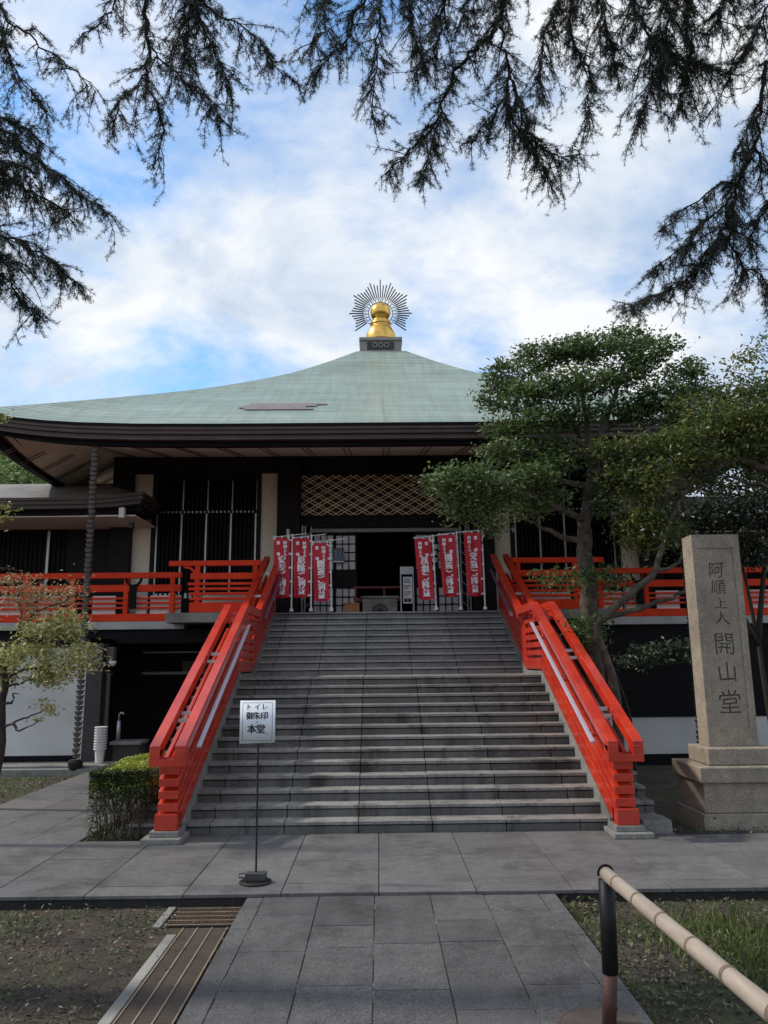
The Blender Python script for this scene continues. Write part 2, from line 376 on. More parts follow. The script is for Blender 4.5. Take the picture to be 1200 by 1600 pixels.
def leaf_quads(P, size, rs, upbias=.35, aspect=.42, droop=0.0, D=None):
    """diamond leaves at points P"""
    n = len(P); d = rs.normal(size=(n, 3)); d[:, 2] = d[:, 2]*.6-droop
    if D is not None: d = D+d*.35
    d /= np.linalg.norm(d, axis=1, keepdims=True)
    u = rs.normal(size=(n, 3)); u[:, 2] += upbias*3
    w = np.cross(d, u); w /= np.linalg.norm(w, axis=1, keepdims=True)+1e-9
    nn = np.cross(w, d)
    L = size*rs.uniform(.65, 1.25, (n, 1))
    a = P-d*L*.5; b = P+w*L*aspect*.5+nn*L*.06; c = P+d*L*.5; e = P-w*L*aspect*.5+nn*L*.06
    V = np.stack([a, b, c, e], 1).reshape(-1, 3)
    return V, np.arange(4*n).reshape(-1, 4)
def text_mesh(txt, size, name='lettering', space=1.0, lines=1.0, bold=0.0):
    cu = bpy.data.curves.new(name, 'FONT'); cu.body = txt; cu.size = size; cu.align_x = 'CENTER'; cu.align_y = 'CENTER'
    cu.space_line = lines; cu.space_character = space; cu.offset = bold; cu.resolution_u = 2
    o = bpy.data.objects.new(name, cu); COL.objects.link(o)
    dg = bpy.context.evaluated_depsgraph_get(); dg.update()
    me = bpy.data.meshes.new_from_object(o.evaluated_get(dg))
    bpy.data.objects.remove(o); bpy.data.curves.remove(cu)
    me.materials.clear()
    return me
def letters(items, name, mat, parent, fn):
    """items: (string, size, x, z, mirror, bold); fn maps (x, z, lift) to a point of the place. One mesh of flat characters."""
    V, Fc = [], []
    for (txt, size, x, z, mi, bold) in items:
        me = text_mesh(txt, size)
        xs = [v.co.x for v in me.vertices]; zs = [v.co.y for v in me.vertices]
        if xs:
            cx, cz = (min(xs)+max(xs))/2, (min(zs)+max(zs))/2
            for q, (bx, bz) in enumerate(((0, 0), (bold, bold*.4), (-bold, -bold*.4)) if bold else ((0, 0),)):
                n = len(V)
                for v in me.vertices: V.append(tuple(fn(x+(-1 if mi else 1)*(v.co.x-cx)+bx, z+v.co.y-cz+bz, .0006*q)))
                for p in me.polygons: Fc.append(tuple(n+i for i in p.vertices))
        bpy.data.meshes.remove(me)
    me = bpy.data.meshes.new(name); me.from_pydata(V, [], Fc); me.update()
    return link(name, me, mat, parent)

CX = .22                 # centre line of stair and hall
def mir(x): return 2*CX-x

# ================================================================== THE SETTING
rs = np.random.RandomState(3)
g = MB(); S = 900
g.quad((-S, -S, -.12), (S, -S, -.12), (S, S, -.12), (-S, S, -.12))
tag(g.build('ground', 'soil'), kind='structure')

def soil_bed(x0, x1, y0, y1, step, amp):
    from mathutils import noise
    m = MB(); nx = int((x1-x0)/step); ny = int((y1-y0)/step)
    for j in range(ny+1):
        for i in range(nx+1):
            X, Y = x0+(x1-x0)*i/nx, y0+(y1-y0)*j/ny
            e = min(1, i/4, (nx-i)/4, j/4, (ny-j)/4)
            h = noise.fractal(Vector((X*2.2, Y*2.2, 1.7)), .7, 2.1, 6)
            m.v.append((X, Y, -.121+e*(.006+amp*h)))
    for j in range(ny):
        for i in range(nx): a = j*(nx+1)+i; m.f.append((a, a+1, a+nx+2, a+nx+1))
    tag(m.build('soil', 'soil', None, 0, True), kind='structure')
soil_bed(-8, -2.07, 3.0, 8.13, .035, .022)
soil_bed(1.72, 7.5, 3.0, 8.13, .035, .02)
soil_bed(3.9, 8, 10.8, 13.5, .05, .02)
def slabs(name, mat, cells, z, th, gap=.009, bevel=.004):
    m = MB()
    for (x0, x1, y0, y1) in cells:
        dz = rnd.uniform(-.0025, .0025)
        m.box(x0+gap/2, x1-gap/2, y0+gap/2, y1-gap/2, z-th, z+dz)
    o = m.build(name, mat, None, bevel); tag(o, kind='structure'); return o
def bed(name, x0, x1, y0, y1, z0, z1):
    tag(MB().box(x0, x1, y0, y1, z0, z1).build(name, 'kerb'), kind='structure')
# plaza in front of the stair
cells = []
xs = [-9.6+.96*i for i in range(19)]
for i in range(len(xs)-1):
    ys = [8.1, 8.42, 9.36 if i % 2 else 9.55, 10.46 if (-3.3 > xs[i] or xs[i] > 3.2) else 10.77]
    for a, b in zip(ys, ys[1:]): cells.append((xs[i]-.02, xs[i+1]-.02, a, b))
slabs('plaza', 'pave', cells, 0, .035)
tag(MB().box(-9.62, 7.66, 8.14, 10.76, -.4, -.02).build('plaza_bed', 'dark_kerb'), kind='structure')
# paving that leads back along the left of the stair
cells = []
x = -6.15
for i, (xa, xb) in enumerate(((-6.2, -5.3), (-5.3, -4.55), (-4.55, -3.86))):
    y = 10.46
    while y < 17.2:
        y2 = min(y+rnd.choice((1.1, 1.35, 1.6)), 17.3); cells.append((xa, xb, y, y2)); y = y2
slabs('side_pavement', 'pave', cells, -.004, .1)
bed('side_pavement_bed', -6.21, -3.85, 10.77, 17.31, -.4, -.02)
# approach path
cells = []
pe = [-1.31, -1.14, -.6, -.06, .48, 1.0, 1.54, 1.71]
for i in range(7):
    y = 8.095 - (0 if i in (0, 6) else rnd.uniform(0, .1)); first = True
    y = 8.095
    while y > -3:
        ln = rnd.choice((.55, .8, .95)) if i in (0, 6) else rnd.choice((.52, .74, .9))
        if first: ln = (.35, .55, .85, .4, .75, .5, .6)[i]; first = False
        cells.append((pe[i], pe[i+1], y-ln, y)); y -= ln
slabs('path', 'path', cells, -.03, .1)
tag(MB().box(-1.3, 1.7, -3.5, 8.09, -.4, -.037).build('path_bed', 'mortar'), kind='structure')
# kerb of the mossy bed on the left and footing kerbs under the hall
tag(MB().box(-16, -5.9, 17.25, 17.45, -.3, .03).box(-16, -5.9, 17.47, 18.2, -.3, .075).build('kerb', 'kerb', None, .01), kind='structure')

# hill far behind on the left
V, Fc = [], []
nx, ny = 60, 30
for j in range(ny):
    for i in range(nx):
        X = -190+ i*270/(nx-1); Y = 74+j*100/(ny-1)
        r = ((X+62)/62)**2+((Y-120)/52)**2
        V.append((X, Y, -.5+33*math.exp(-r*.9)+1.6*math.sin(X*.21)*math.sin(Y*.17)*math.exp(-r)))
for j in range(ny-1):
    for i in range(nx-1): a = j*nx+i; Fc.append((a, a+1, a+nx+1, a+nx))
m = MB(); m.v = V; m.f = Fc; tag(m.build('hill', 'soil', None, 0, True), kind='structure')
def hill_z(X, Y):
    r = ((X+62)/62)**2+((Y-120)/52)**2; return -.5+33*np.exp(-r*.9)
n = 1700
hx = rs.uniform(-85, -12, n); hy = rs.uniform(76, 122, n); hz = hill_z(hx, hy)
V = []; 
cl = np.stack([hx, hy, hz+rs.uniform(.5, 2.2, n)], 1)
P = np.repeat(cl, 55, 0); off = rs.normal(size=P.shape); off /= np.linalg.norm(off, axis=1, keepdims=True)
P = P+off*np.array([1.5, 1.5, 1.2])*rs.uniform(.75, 1.05, (len(P), 1))
V, Q = leaf_quads(P, .55, rs, .5, .75)
tag(np_mesh('hill_woodland', V, Q, 'forest'), 'green wooded hillside far behind the left eave of the hall', 'woodland', kind='stuff')

# ================================================================== STAIR
R_, T_ = .15, .321
Y0 = 10.756
st = thing('stone_staircase', 'wide weathered granite staircase climbing to the temple hall', 'staircase', (CX, 10.43, 0))
XL, XR = -3.32, mir(-3.32)
joints = [-.29+.98*k for k in range(-4, 6)]
edges = [XL]+[j for j in joints if XL+.1 < j < XR-.1]+[XR]
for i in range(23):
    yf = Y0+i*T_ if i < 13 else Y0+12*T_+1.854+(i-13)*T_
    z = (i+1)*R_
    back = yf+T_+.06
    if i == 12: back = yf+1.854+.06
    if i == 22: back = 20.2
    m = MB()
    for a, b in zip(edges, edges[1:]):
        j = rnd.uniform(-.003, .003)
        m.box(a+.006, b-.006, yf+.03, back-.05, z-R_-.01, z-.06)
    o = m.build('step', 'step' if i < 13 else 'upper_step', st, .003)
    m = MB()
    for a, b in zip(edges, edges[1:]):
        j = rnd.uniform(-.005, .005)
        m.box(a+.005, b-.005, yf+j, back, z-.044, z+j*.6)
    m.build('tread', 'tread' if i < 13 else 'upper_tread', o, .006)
m = MB().box(XL+.02, XR-.02, 11.3, 16.8, -.1, .3)      # solid core under the steps
def core(line): return MB().sweep(line, XL+.03, XR-.03, -.6, -.22)
core([(10.95, .15), (14.75, 1.93), (16.5, 1.93), (19.5, 3.4), (20.2, 3.4)]).build('stair_core', 'kerb', st)

# ================================================================== STAIR RAILINGS
NL = [(10.43, 0), (14.6, 1.95), (16.14, 1.95), (19.35, 3.45)]
sl = 1.95/4.17
def nose(y):
    if y <= 14.6: return (y-10.43)*sl
    if y <= 16.14: return 1.95
    return 1.95+(y-16.14)*1.5/3.21
def line(y0, y1):
    pts = [(y0, nose(y0))]+[(a, b) for a, b in NL if y0+.01 < a < y1-.01]+[(y1, nose(y1))]
    return pts
def stair_rail(fx, label):
    # fx maps the left-hand x to this side
    t = thing('stair_railing', label, 'railing', (fx(-2.71), 10.5, 0), 'vermilion railings of the staircase')
    def sw(name, ln, x0, x1, a, b, mat='red', par=None, bev=.006):
        xa, xb = sorted((fx(x0), fx(x1)))
        return MB().sweep(ln, xa, xb, a, b).build(name, mat, par or t, bev)
    full = line(10.62, 19.4)
    # stone curb and stepped footing stone
    sw('stone_curb', line(10.66, 19.38), -2.9, -2.575, -.25, .07, 'kerb')
    xa, xb = sorted((fx(-3.0), fx(-2.5))); xc, xd = sorted((fx(-2.92), fx(-2.55)))
    MB().box(xa, xb, 10.22, 10.72, .001, .065).box(xc, xd, 10.32, 10.70, .066, .135).build('footing_stone', 'kerb', t, .008)
    pl = line(10.5, 19.4)
    m = MB(); xa, xb = sorted((fx(-2.87), fx(-2.585)))
    m.sweep(pl, xa, xb, .1, .31); m.build('plinth_board', 'red', t, .006)
    m = MB().box(xa, xb, 10.36, 10.56, .137, .335); m.build('foot_block', 'red', t, .006)
    for k in range(4):
        a = .36+.152*k
        sw('slat', line(10.6, 19.4), -2.645, -2.59, a, a+.1)
        sw('slat', line(10.6, 19.4), -2.85, -2.795, a, a+.1)
        sw('slat_end', line(10.42, 10.599), -2.85, -2.59, a, a+.1)
    # panel boards behind the slats on the sloping runs
    for (ya, yb) in ((10.62, 14.42), (16.3, 19.3)):
        sw('panel', line(ya, yb), -2.66, -2.648, .3, .955, 'red', None, 0)
    for y in (14.62, 16.05):
        sw('post', line(y-.06, y+.06), -2.79, -2.65, .3, 1.22)
    # the two top rails with the block that joins them at the front
    for x0, x1 in ((-2.9, -2.765), (-2.58, -2.445)):
        sw('top_rail', line(10.1, 19.55), x0, x1, 1.2, 1.355, bev=.008)
    y = 10.1
    xa, xb = sorted((fx(-2.899), fx(-2.446))); zt = nose(10.1)
    xo = sorted((fx(-2.9), fx(-2.765))); xi = sorted((fx(-2.58), fx(-2.445)))
    m = MB().box(xa, xb, 10.1, 10.36, zt+1.12-.02, zt+1.19)
    m.box(xo[0]+.002, xo[1], 10.098, 10.3, zt+1.19, zt+1.3).box(xi[0], xi[1]-.002, 10.098, 10.3, zt+1.19, zt+1.3)
    m.build('end_block', 'red', t, .006)
    sw('under_rail', line(10.36, 19.4), -2.635, -2.575, 1.0, 1.1)
    # blocks over landing ends
    for y in (14.42, 16.2):
        m = MB().sweep(line(y-.09, y+.09), *sorted((fx(-2.9), fx(-2.45))), 1.12, 1.199); m.build('saddle_block', 'red', t, .004)
    # cross bars of bare metal between the rails
    for y in (10.9, 11.08, 12.6, 12.85, 17.2, 18.6):
        MB().box(*sorted((fx(-2.75), fx(-2.6))), y-.03, y+.03, nose(y)+1.21, nose(y)+1.26).build('cross_bar', 'alu', t)
    # pale sheathed handrail on brackets on the inner side
    h = sw('handrail', line(10.55, 14.3), -2.415, -2.35, 1.07, 1.105, 'grey_sheath', None, .01)
    for y in (10.9, 12.4, 13.9):
        m = MB().box(*sorted((fx(-2.455), fx(-2.4))), y-.02, y+.02, nose(y)+1.0, nose(y)+1.06)
        m.box(*sorted((fx(-2.6), fx(-2.44))), y-.02, y+.02, nose(y)+.96, nose(y)+1.0)
        m.build('handrail_bracket', 'red', h)
    h2 = sw('handrail', line(16.35, 19.2), -2.415, -2.35, 1.07, 1.105, 'mauve_sheath', None, .01)
    return t
stair_rail(lambda x: x, 'vermilion stair railing left of the steps, ending beside the clipped hedge')
stair_rail(mir, 'vermilion stair railing right of the steps, ending near the carved stone pillar')

# ================================================================== TEMPLE HALL
HY = 21.5                                   # facade
hall = thing('temple_hall', 'large Japanese temple hall with a green copper pyramid roof and golden finial', 'temple', (CX, HY, 0))
AC = 25.6                                   # roof centre line (Y)
PD = [0, .76, 1.6, 2.4, 3.0, 3.8, 4.5, 5.3, 6.0, 6.6, 7.2, 7.76, 8.2, 8.6]
PZ = [13.3, 12.68, 11.96, 11.33, 10.91, 10.40, 9.96, 9.50, 9.11, 8.77, 8.43, 8.11, 7.86, 7.62]
def prof(d): return float(np.interp(d, PD, PZ))
def lift(x, d):
    u = min(1, abs(x)/max(d, .01)); return .40*(u**6)*max(0, (d-2)/6.6)**2.0
RC = .18
KX = 1.11          # the roof is a little wider than deep
def roof_pt(side, u, d):
    """side 0 front 1 right 2 back 3 left; u -1..1 along, d distance from centre"""
    x = u*d; z = prof(d)+lift(x, d)
    return [(RC+x*KX, AC-d, z), (RC+d*KX, AC+x, z), (RC-x*KX, AC+d, z), (RC-d*KX, AC-x, z)][side]
ds = list(np.interp(np.linspace(0, 1, 26), np.linspace(0, 1, len(PD)-1), PD[1:]))
arc = [0]
for a, b in zip(ds, ds[1:]): arc.append(arc[-1]+math.hypot(b-a, prof(b)-prof(a)))
us = [-1, -.97, -.93, -.88, -.82, -.74, -.6, -.4, -.2, 0, .2, .4, .6, .74, .82, .88, .93, .97, 1]
V, Fc, UV = [], [], []
for s in range(4):
    n0 = len(V)
    for i, d in enumerate(ds):
        for u in us: V.append(roof_pt(s, u, d)); UV.append((u*d, arc[-1]-arc[i]+s*.37))
    nu = len(us)
    for i in range(len(ds)-1):
        for j in range(nu-1): a = n0+i*nu+j; Fc.append((a, a+nu, a+nu+1, a+1))
me = bpy.data.meshes.new('roof'); me.from_pydata(V, [], Fc); me.update()
uvl = me.uv_layers.new(name='UVMap')
for lp in me.loops: uvl.data[lp.index].uv = UV[lp.vertex_index]
roof = link('roof', me, 'roof', hall, 0, True)
# patch of sheets that have lost their patina
def hit(px, py):
    d = FW+CR*((px-600)/F_PX)+CU*((800-py)/F_PX); lo, hi = 16.5, 25
    for _ in range(50):
        y = (lo+hi)/2; p = CP+d*(y/d.y)
        if p.z > prof(AC-y)+lift(p.x-RC, AC-y): lo = y
        else: hi = y
    return CP+d*(lo/d.y)
def on_roof(x, d): return (x, AC-d, prof(d)+lift(x-RC, d)+.03)
m = MB()
pa = hit(378, 632); pb = hit(508, 641)
dA, dB = AC-pa.y, AC-pb.y
nrow = 4
for k in range(nrow):
    d0 = dA+(dB-dA)*k/nrow; d1 = dA+(dB-dA)*(k+.94)/nrow
    xa = pa.x+(.22, .1, .0, .16)[k]; xb = pb.x-(.0, .25, .5, .3)[k]
    for q in range(6):
        x0 = xa+(xb-xa)*q/6; x1 = xa+(xb-xa)*(q+1)/6
        m.quad(on_roof(x0, d0), on_roof(x1, d0), on_roof(x1, d1), on_roof(x0, d1))
m.build('bare_patch', 'roof_bare', roof)
# eave bands, following the lifted edge all round
def eave_band(name, d_out, d_in, z_top, z_bot, mat):
    V, Fc = [], []; ul = us
    for s in range(4):
        n0 = len(V)
        for u in ul:
            lf = lift(u*8.6, 8.6)
            for d, z in ((d_out, z_top), (d_out, z_bot), (d_in, z_bot), (d_in, z_top)):
                x = u*d; zz = 7.62+z+lf
                V.append([(RC+x*KX, AC-d, zz), (RC+d*KX, AC+x, zz), (RC-x*KX, AC+d, zz), (RC-d*KX, AC-x, zz)][s])
        for j in range(len(ul)-1):
            for k in range(4): a = n0+4*j; Fc.append((a+k, a+4+k, a+4+(k+1) % 4, a+(k+1) % 4))
    m = MB(); m.v = V; m.f = Fc; return m.build(name, mat, roof)
eave_band('eave_edge', 8.63, 8.2, .004, -.055, 'darker')
eave_band('eave_band', 8.60, 8.2, -.056, -.13, 'brown')
eave_band('eave_band', 8.56, 8.1, -.131, -.21, 'brown')
eave_band('eave_lip', 8.585, 8.1, -.211, -.235, 'brown2')
eave_band('eave_band', 8.52, 8.2, -.236, -.33, 'brown')
eave_band('eave_lip', 8.54, 8.2, -.331, -.355, 'brown')
eave_band('eave_beam', 8.38, 8.22, -.356, -.47, 'darker')
# soffit: boarded underside rising to the walls
XW = 7.7                                   # half width of the hall body
so = MB()
SO = 8.32; OX = SO*KX
o_ = [(RC-OX, AC-SO), (RC+OX, AC-SO), (RC+OX, AC+SO), (RC-OX, AC+SO)]
i_ = [(RC-XW+.02, HY+.02), (RC+XW-.02, HY+.02), (RC+XW-.02, AC+4.1), (RC-XW+.02, AC+4.1)]
ZO, ZI = 7.22, 8.06
for k in range(4):
    a, b = o_[k], o_[(k+1) % 4]; c, d = i_[(k+1) % 4], i_[k]
    nseg = 16
    for q in range(nseg):
        f0, f1 = q/nseg, (q+1)/nseg
        def L2(p, r, f): return (p[0]+(r[0]-p[0])*f, p[1]+(r[1]-p[1])*f)
        def le(f): return .40*abs(2*f-1)**6
        p0, p1, r0, r1 = L2(a, b, f0), L2(a, b, f1), L2(d, c, f0), L2(d, c, f1)
        so.quad((*p0, ZO+le(f0)), (*p1, ZO+le(f1)), (*r1, ZI), (*r0, ZI))
sof = so.build('soffit', 'soffit', roof)
# paired batten lines on the soffit
m = MB()
def sof_pt(x, y):
    # height under the front slope
    f = (y-(AC-SO))/(HY-(AC-SO)); return ZO+(ZI-ZO)*f-.012
x = -7.0
xx = [-6.9+1.02*i for i in range(15)]
for xq in xx:
    for dx in (-.07, .07):
        m.bar((xq+dx, AC-SO+.02, sof_pt(0, AC-SO+.02)+.40*abs((xq-RC)/OX)**6), (xq+dx, HY-.05, sof_pt(0, HY-.05)), .018, .02)
for sgn in (-1, 1):
    for yq in [18.0+.95*i for i in range(13)]:
        for dy in (-.07, .07):
            xo, xi = RC+sgn*(OX-.02), RC+sgn*XW
            f = max(0, (HY-yq)/(HY-AC+SO))
            xi2 = RC+sgn*(XW+(OX-XW)*f*.98); 
            if f > .9: continue
            zi = ZI-.014-(ZI-ZO)*f
            m.bar((xo, yq+dy, ZO-.012), (xi2, yq+dy, zi), .018, .02)
m.build('soffit_batten', 'brown', sof)
# finial: plinth, bulb, jewel and ring of rays
fin = MB().box(-.55, .87, 24.89, 26.31, 12.3, 13.08).box(-.58, .9, 24.84, 26.36, 13.085, 13.2).box(-.58, .9, 24.84, 26.36, 12.6, 12.7).build('finial_plinth', 'plinth_copper', roof, .01)
m = MB()
m.box(-.3, .62, 24.865, 24.885, 12.76, 13.04)
p1 = m.build('plinth_panel', 'brown2', fin)
m = MB()
for cx in (-.04, .16, .36):
    for k in range(12):
        a, b = 2*math.pi*k/12, 2*math.pi*(k+1)/12
        m.bar((cx+.075*math.cos(a), 24.85, 12.91+.075*math.sin(a)), (cx+.075*math.cos(b), 24.85, 12.91+.075*math.sin(b)), .03, .03, (0, 1, 0))
m.build('plinth_boss', 'plinth_copper', fin)
BC = (.17, 25.6)
MB().lathe([(.52, 13.2), (.545, 13.38), (.53, 13.58), (.46, 13.74), (.38, 13.88), (.3, 13.94), (.36, 13.97), (.36, 14.03), (.27, 14.06), (.3, 14.1), (.3, 14.14), (.2, 14.16), (.02, 14.17)], (*BC, 0), 40).build('gilded_bulb', 'gold', fin, 0, True)
m = MB(); R0 = .365
m.lathe([(max(.004, R0*math.sin(math.pi*k/24)), 14.46-R0*math.cos(math.pi*k/24)) for k in range(24)]+[(.03, 14.85), (.01, 14.95)], (*BC, 0), 40).build('gilded_jewel', 'gold', fin, 0, True)
m = MB()
cz = 14.43
for k in range(60):
    a, b = rad(-62+304*k/60), rad(-62+304*(k+1)/60)
    for rr, w in ((.43, .02), (.55, .012)):
        m.bar((BC[0]+rr*math.cos(a), 25.6, cz+rr*math.sin(a)), (BC[0]+rr*math.cos(b), 25.6, cz+rr*math.sin(b)), w, w, (0, 1, 0))
for k in range(22):
    a = rad(-60+300*k/21)
    m.bar((BC[0]+.43*math.cos(a-.07), 25.6, cz+.43*math.sin(a-.07)), (BC[0]+.6*math.cos(a+.07), 25.6, cz+.6*math.sin(a+.07)), .012, .012, (0, 1, 0))
    m.bar((BC[0]+.43*math.cos(a+.07), 25.6, cz+.43*math.sin(a+.07)), (BC[0]+.6*math.cos(a-.07), 25.6, cz+.6*math.sin(a-.07)), .012, .012, (0, 1, 0))
m.build('halo_ring', 'iron', fin)
m = MB()
nr = 43
for k in range(nr):
    a = rad(-36+252*k/(nr-1)); q = k % 6
    L = (1.12, 1.02, .98, .93, .98, 1.03)[q]*(1+.1*abs(math.sin(a)) if math.sin(a) > 0 else 1)
    if k == nr//2: L = 1.3
    m.bar((BC[0]+.6*math.cos(a), 25.6, cz+.6*math.sin(a)), (BC[0]+L*math.cos(a), 25.6, cz+L*math.sin(a)), .036, .03, (0, 1, 0))
m.build('halo_ray', 'iron', fin)

# ---- facade (left x given, mirrored about the centre line)
HX = {'col0': (-7.5, -6.92), 'pl0': (-6.92, -6.4), 'win': (-6.4, -3.31), 'pl1': (-3.31, -2.83), 'col1': (-2.83, -2.18)}
TOPZ, FL = 8.06, 3.45
def both(fn):
    for f in (lambda x: x, mir): fn(f)
def sx(f, a, b): return sorted((f(a), f(b)))
# beam over everything
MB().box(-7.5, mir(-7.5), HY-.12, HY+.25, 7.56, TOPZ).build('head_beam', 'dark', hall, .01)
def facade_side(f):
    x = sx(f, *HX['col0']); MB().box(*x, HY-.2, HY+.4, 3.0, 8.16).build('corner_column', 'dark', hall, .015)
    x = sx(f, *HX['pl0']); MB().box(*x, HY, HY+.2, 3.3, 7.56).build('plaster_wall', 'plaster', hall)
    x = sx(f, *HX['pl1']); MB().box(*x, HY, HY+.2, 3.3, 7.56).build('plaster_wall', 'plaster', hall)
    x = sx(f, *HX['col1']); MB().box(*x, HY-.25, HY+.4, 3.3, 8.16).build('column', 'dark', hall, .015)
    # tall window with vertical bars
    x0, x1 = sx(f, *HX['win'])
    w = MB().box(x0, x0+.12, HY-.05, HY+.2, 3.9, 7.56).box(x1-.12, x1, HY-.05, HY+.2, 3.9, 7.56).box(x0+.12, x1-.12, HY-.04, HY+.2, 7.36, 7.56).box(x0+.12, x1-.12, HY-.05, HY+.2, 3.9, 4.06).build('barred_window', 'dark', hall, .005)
    MB().box(x0+.12, x1-.12, HY+.16, HY+.18, 4.06, 7.36).build('pane', 'pane', w)
    bars = MB(); rail = MB().box(x0+.12, x1-.12, HY-.0, HY+.06, 6.4, 6.5); clips = MB()
    nb = 25; span = x1-x0-.24
    for k in range(1, nb):
        xb = x0+.12+span*k/nb
        bars.box(xb-.033, xb+.033, HY+.0, HY+.07, 4.06, 6.4); bars.box(xb-.028, xb+.028, HY+.0, HY+.07, 6.5, 7.36)
        clips.box(xb-.022, xb+.022, HY-.012, HY-.001, 6.425, 6.475)
    bars.build('window_bar', 'darker', w); rail.build('window_rail', 'darker', w); clips.build('bar_clip', 'alu', w)
    mu = MB()
    for k in range(0, 5):
        xb = x0+.15+(span-.06)*k/4
        mu.box(xb-.022, xb+.022, HY-.02, HY-.001, 4.06, 6.4)
        if k > 0: mu.box(xb-.02+.03, xb+.02+.03-.01, HY-.02, HY-.001, 6.5, 7.36)
    mu.build('mullion', 'alu', w)
    # wall foot under the window with white vent blocks
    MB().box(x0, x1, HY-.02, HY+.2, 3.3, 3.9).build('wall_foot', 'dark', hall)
    k = x0+.2
    while k < x1-.2:
        MB().box(k, k+.07, HY-.12, HY-.052, 4.0, 4.14).build('vent_block', 'white_paint', w); k += .13 if int((k-x0)/.13) % 5 else .3
both(facade_side)
# side walls, rear wall, floor and ceiling of the hall: closes the dark interior
MB().box(-7.5, -7.3, HY+.42, 33, 3.0, 8.0).build('side_wall', 'plaster', hall)
MB().box(mir(-7.3), mir(-7.5), HY+.42, 33, 3.0, 8.0).build('side_wall', 'plaster', hall)
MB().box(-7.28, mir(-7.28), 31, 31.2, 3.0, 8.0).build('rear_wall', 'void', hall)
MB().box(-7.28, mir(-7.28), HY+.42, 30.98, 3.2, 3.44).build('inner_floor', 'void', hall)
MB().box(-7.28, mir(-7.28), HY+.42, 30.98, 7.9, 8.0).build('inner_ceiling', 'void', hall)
# lattice over the entrance
LX0, LX1, LZ0, LZ1 = -2.18, mir(-2.18), 6.33, 7.5
lat = MB().box(LX0+.001, LX1-.001, HY+.02, HY+.12, LZ0-.35, LZ0-.0).build('lintel', 'dark', hall, .005)
MB().box(LX0, LX1, HY+.1, HY+.14, LZ0+.001, LZ1+.06).build('lattice_backing', 'lattice_back', hall)
m = MB(); pw, ph = .5, .25
def clipbar(mb, x0, z0, sl_, y, w, dp):
    # line z = z0 + sl_*(x-x0), clipped to lattice rectangle
    pts = []
    for X in (LX0+.01, LX1-.01):
        z = z0+sl_*(X-x0)
        if LZ0+.005 <= z <= LZ1: pts.append((X, z))
    for Z in (LZ0+.005, LZ1):
        X = x0+(Z-z0)/sl_
        if LX0+.01 < X < LX1-.01: pts.append((X, Z))
    if len(pts) >= 2:
        pts.sort(); a, b = pts[0], pts[-1]
        if b[0]-a[0] > .05: mb.bar((a[0], y, a[1]), (b[0], y, b[1]), dp, w, (0, 0, 1))
for k in range(-8, 24):
    for off in (-.04, .04):
        wv = .02
        clipbar(m, LX0+k*pw+off*2, LZ0, ph/pw*1.16, HY+.03, wv, .03)
        clipbar(m, LX0+k*pw+off*2, LZ0, -ph/pw*1.16, HY+.06, wv, .03)
m.build('lattice', 'lattice', hall)
MB().box(LX0+.002, LX1-.002, HY-.0, HY+.095, LZ1+.062, 7.56-.002).build('lattice_head', 'dark', hall)
# entrance: pale track, two pairs of paper sliding doors, dark opening
MB().box(LX0+.3, LX1-.3, HY+.15, HY+.3, 5.86, 5.965).build('door_track', 'track', hall, .005)
def sliding_door(x0, x1, y):
    d = MB(); ab = []; z0, z1 = 3.45, 5.855
    d.box(x0, x0+.05, y, y+.05, z0, z1).box(x1-.05, x1, y, y+.05, z0, z1)
    d.box(x0+.05, x1-.05, y, y+.05, z0, z0+.1).box(x0+.05, x1-.05, y, y+.05, z1-.08, z1).box(x0+.05, x1-.05, y, y+.05, 4.26, 4.8)
    for (a, b, n) in ((z0+.1, 4.26, 3), (4.8, z1-.08, 4)):
        for i in range(1, n): zq = a+(b-a)*i/n; d.box(x0+.05, x1-.05, y+.005, y+.03, zq-.016, zq+.016)
        for i in (1, 2): xq = x0+.05+(x1-x0-.1)*i/3; d.box(xq-.014, xq+.014, y+.004, y+.029, a, b)
        ab.append((a, b))
    o = d.build('sliding_door', 'dark', hall, 0)
    for a, b in ab: MB().box(x0+.05, x1-.05, y+.032, y+.04, a, b).build('paper_pane', 'shoji', o)
for x0, x1, y in ((-1.86, -1.22, HY+.18), (-1.24, -.6, HY+.24)):
    sliding_door(x0, x1, y); sliding_door(mir(x1), mir(x0), y)
# dark door jambs between column and doors
both(lambda f: MB().box(*sx(f, -2.18, -1.862), HY+.16, HY+.3, 3.45, 5.855).build('jamb', 'darker', hall))
# lamps on the entrance columns
def col_lamp(f):
    x = f(-2.5); o = MB().lathe([(.045, 0), (.055, .02), (.055, .05), (.045, .07)], (x, HY-.31, 5.52), 16).lathe([(.045, .36), (.055, .38), (.055, .41), (.03, .44)], (x, HY-.31, 5.52), 16).box(x-.03, x+.03, HY-.28, HY-.251, 5.6, 5.85).build('wall_lamp', 'iron', hall)
    MB().lathe([(.045, .071), (.05, .1), (.05, .33), (.045, .359)], (x, HY-.31, 5.52), 16).build('lamp_glass', 'plastic', o, 0, True)
both(col_lamp)

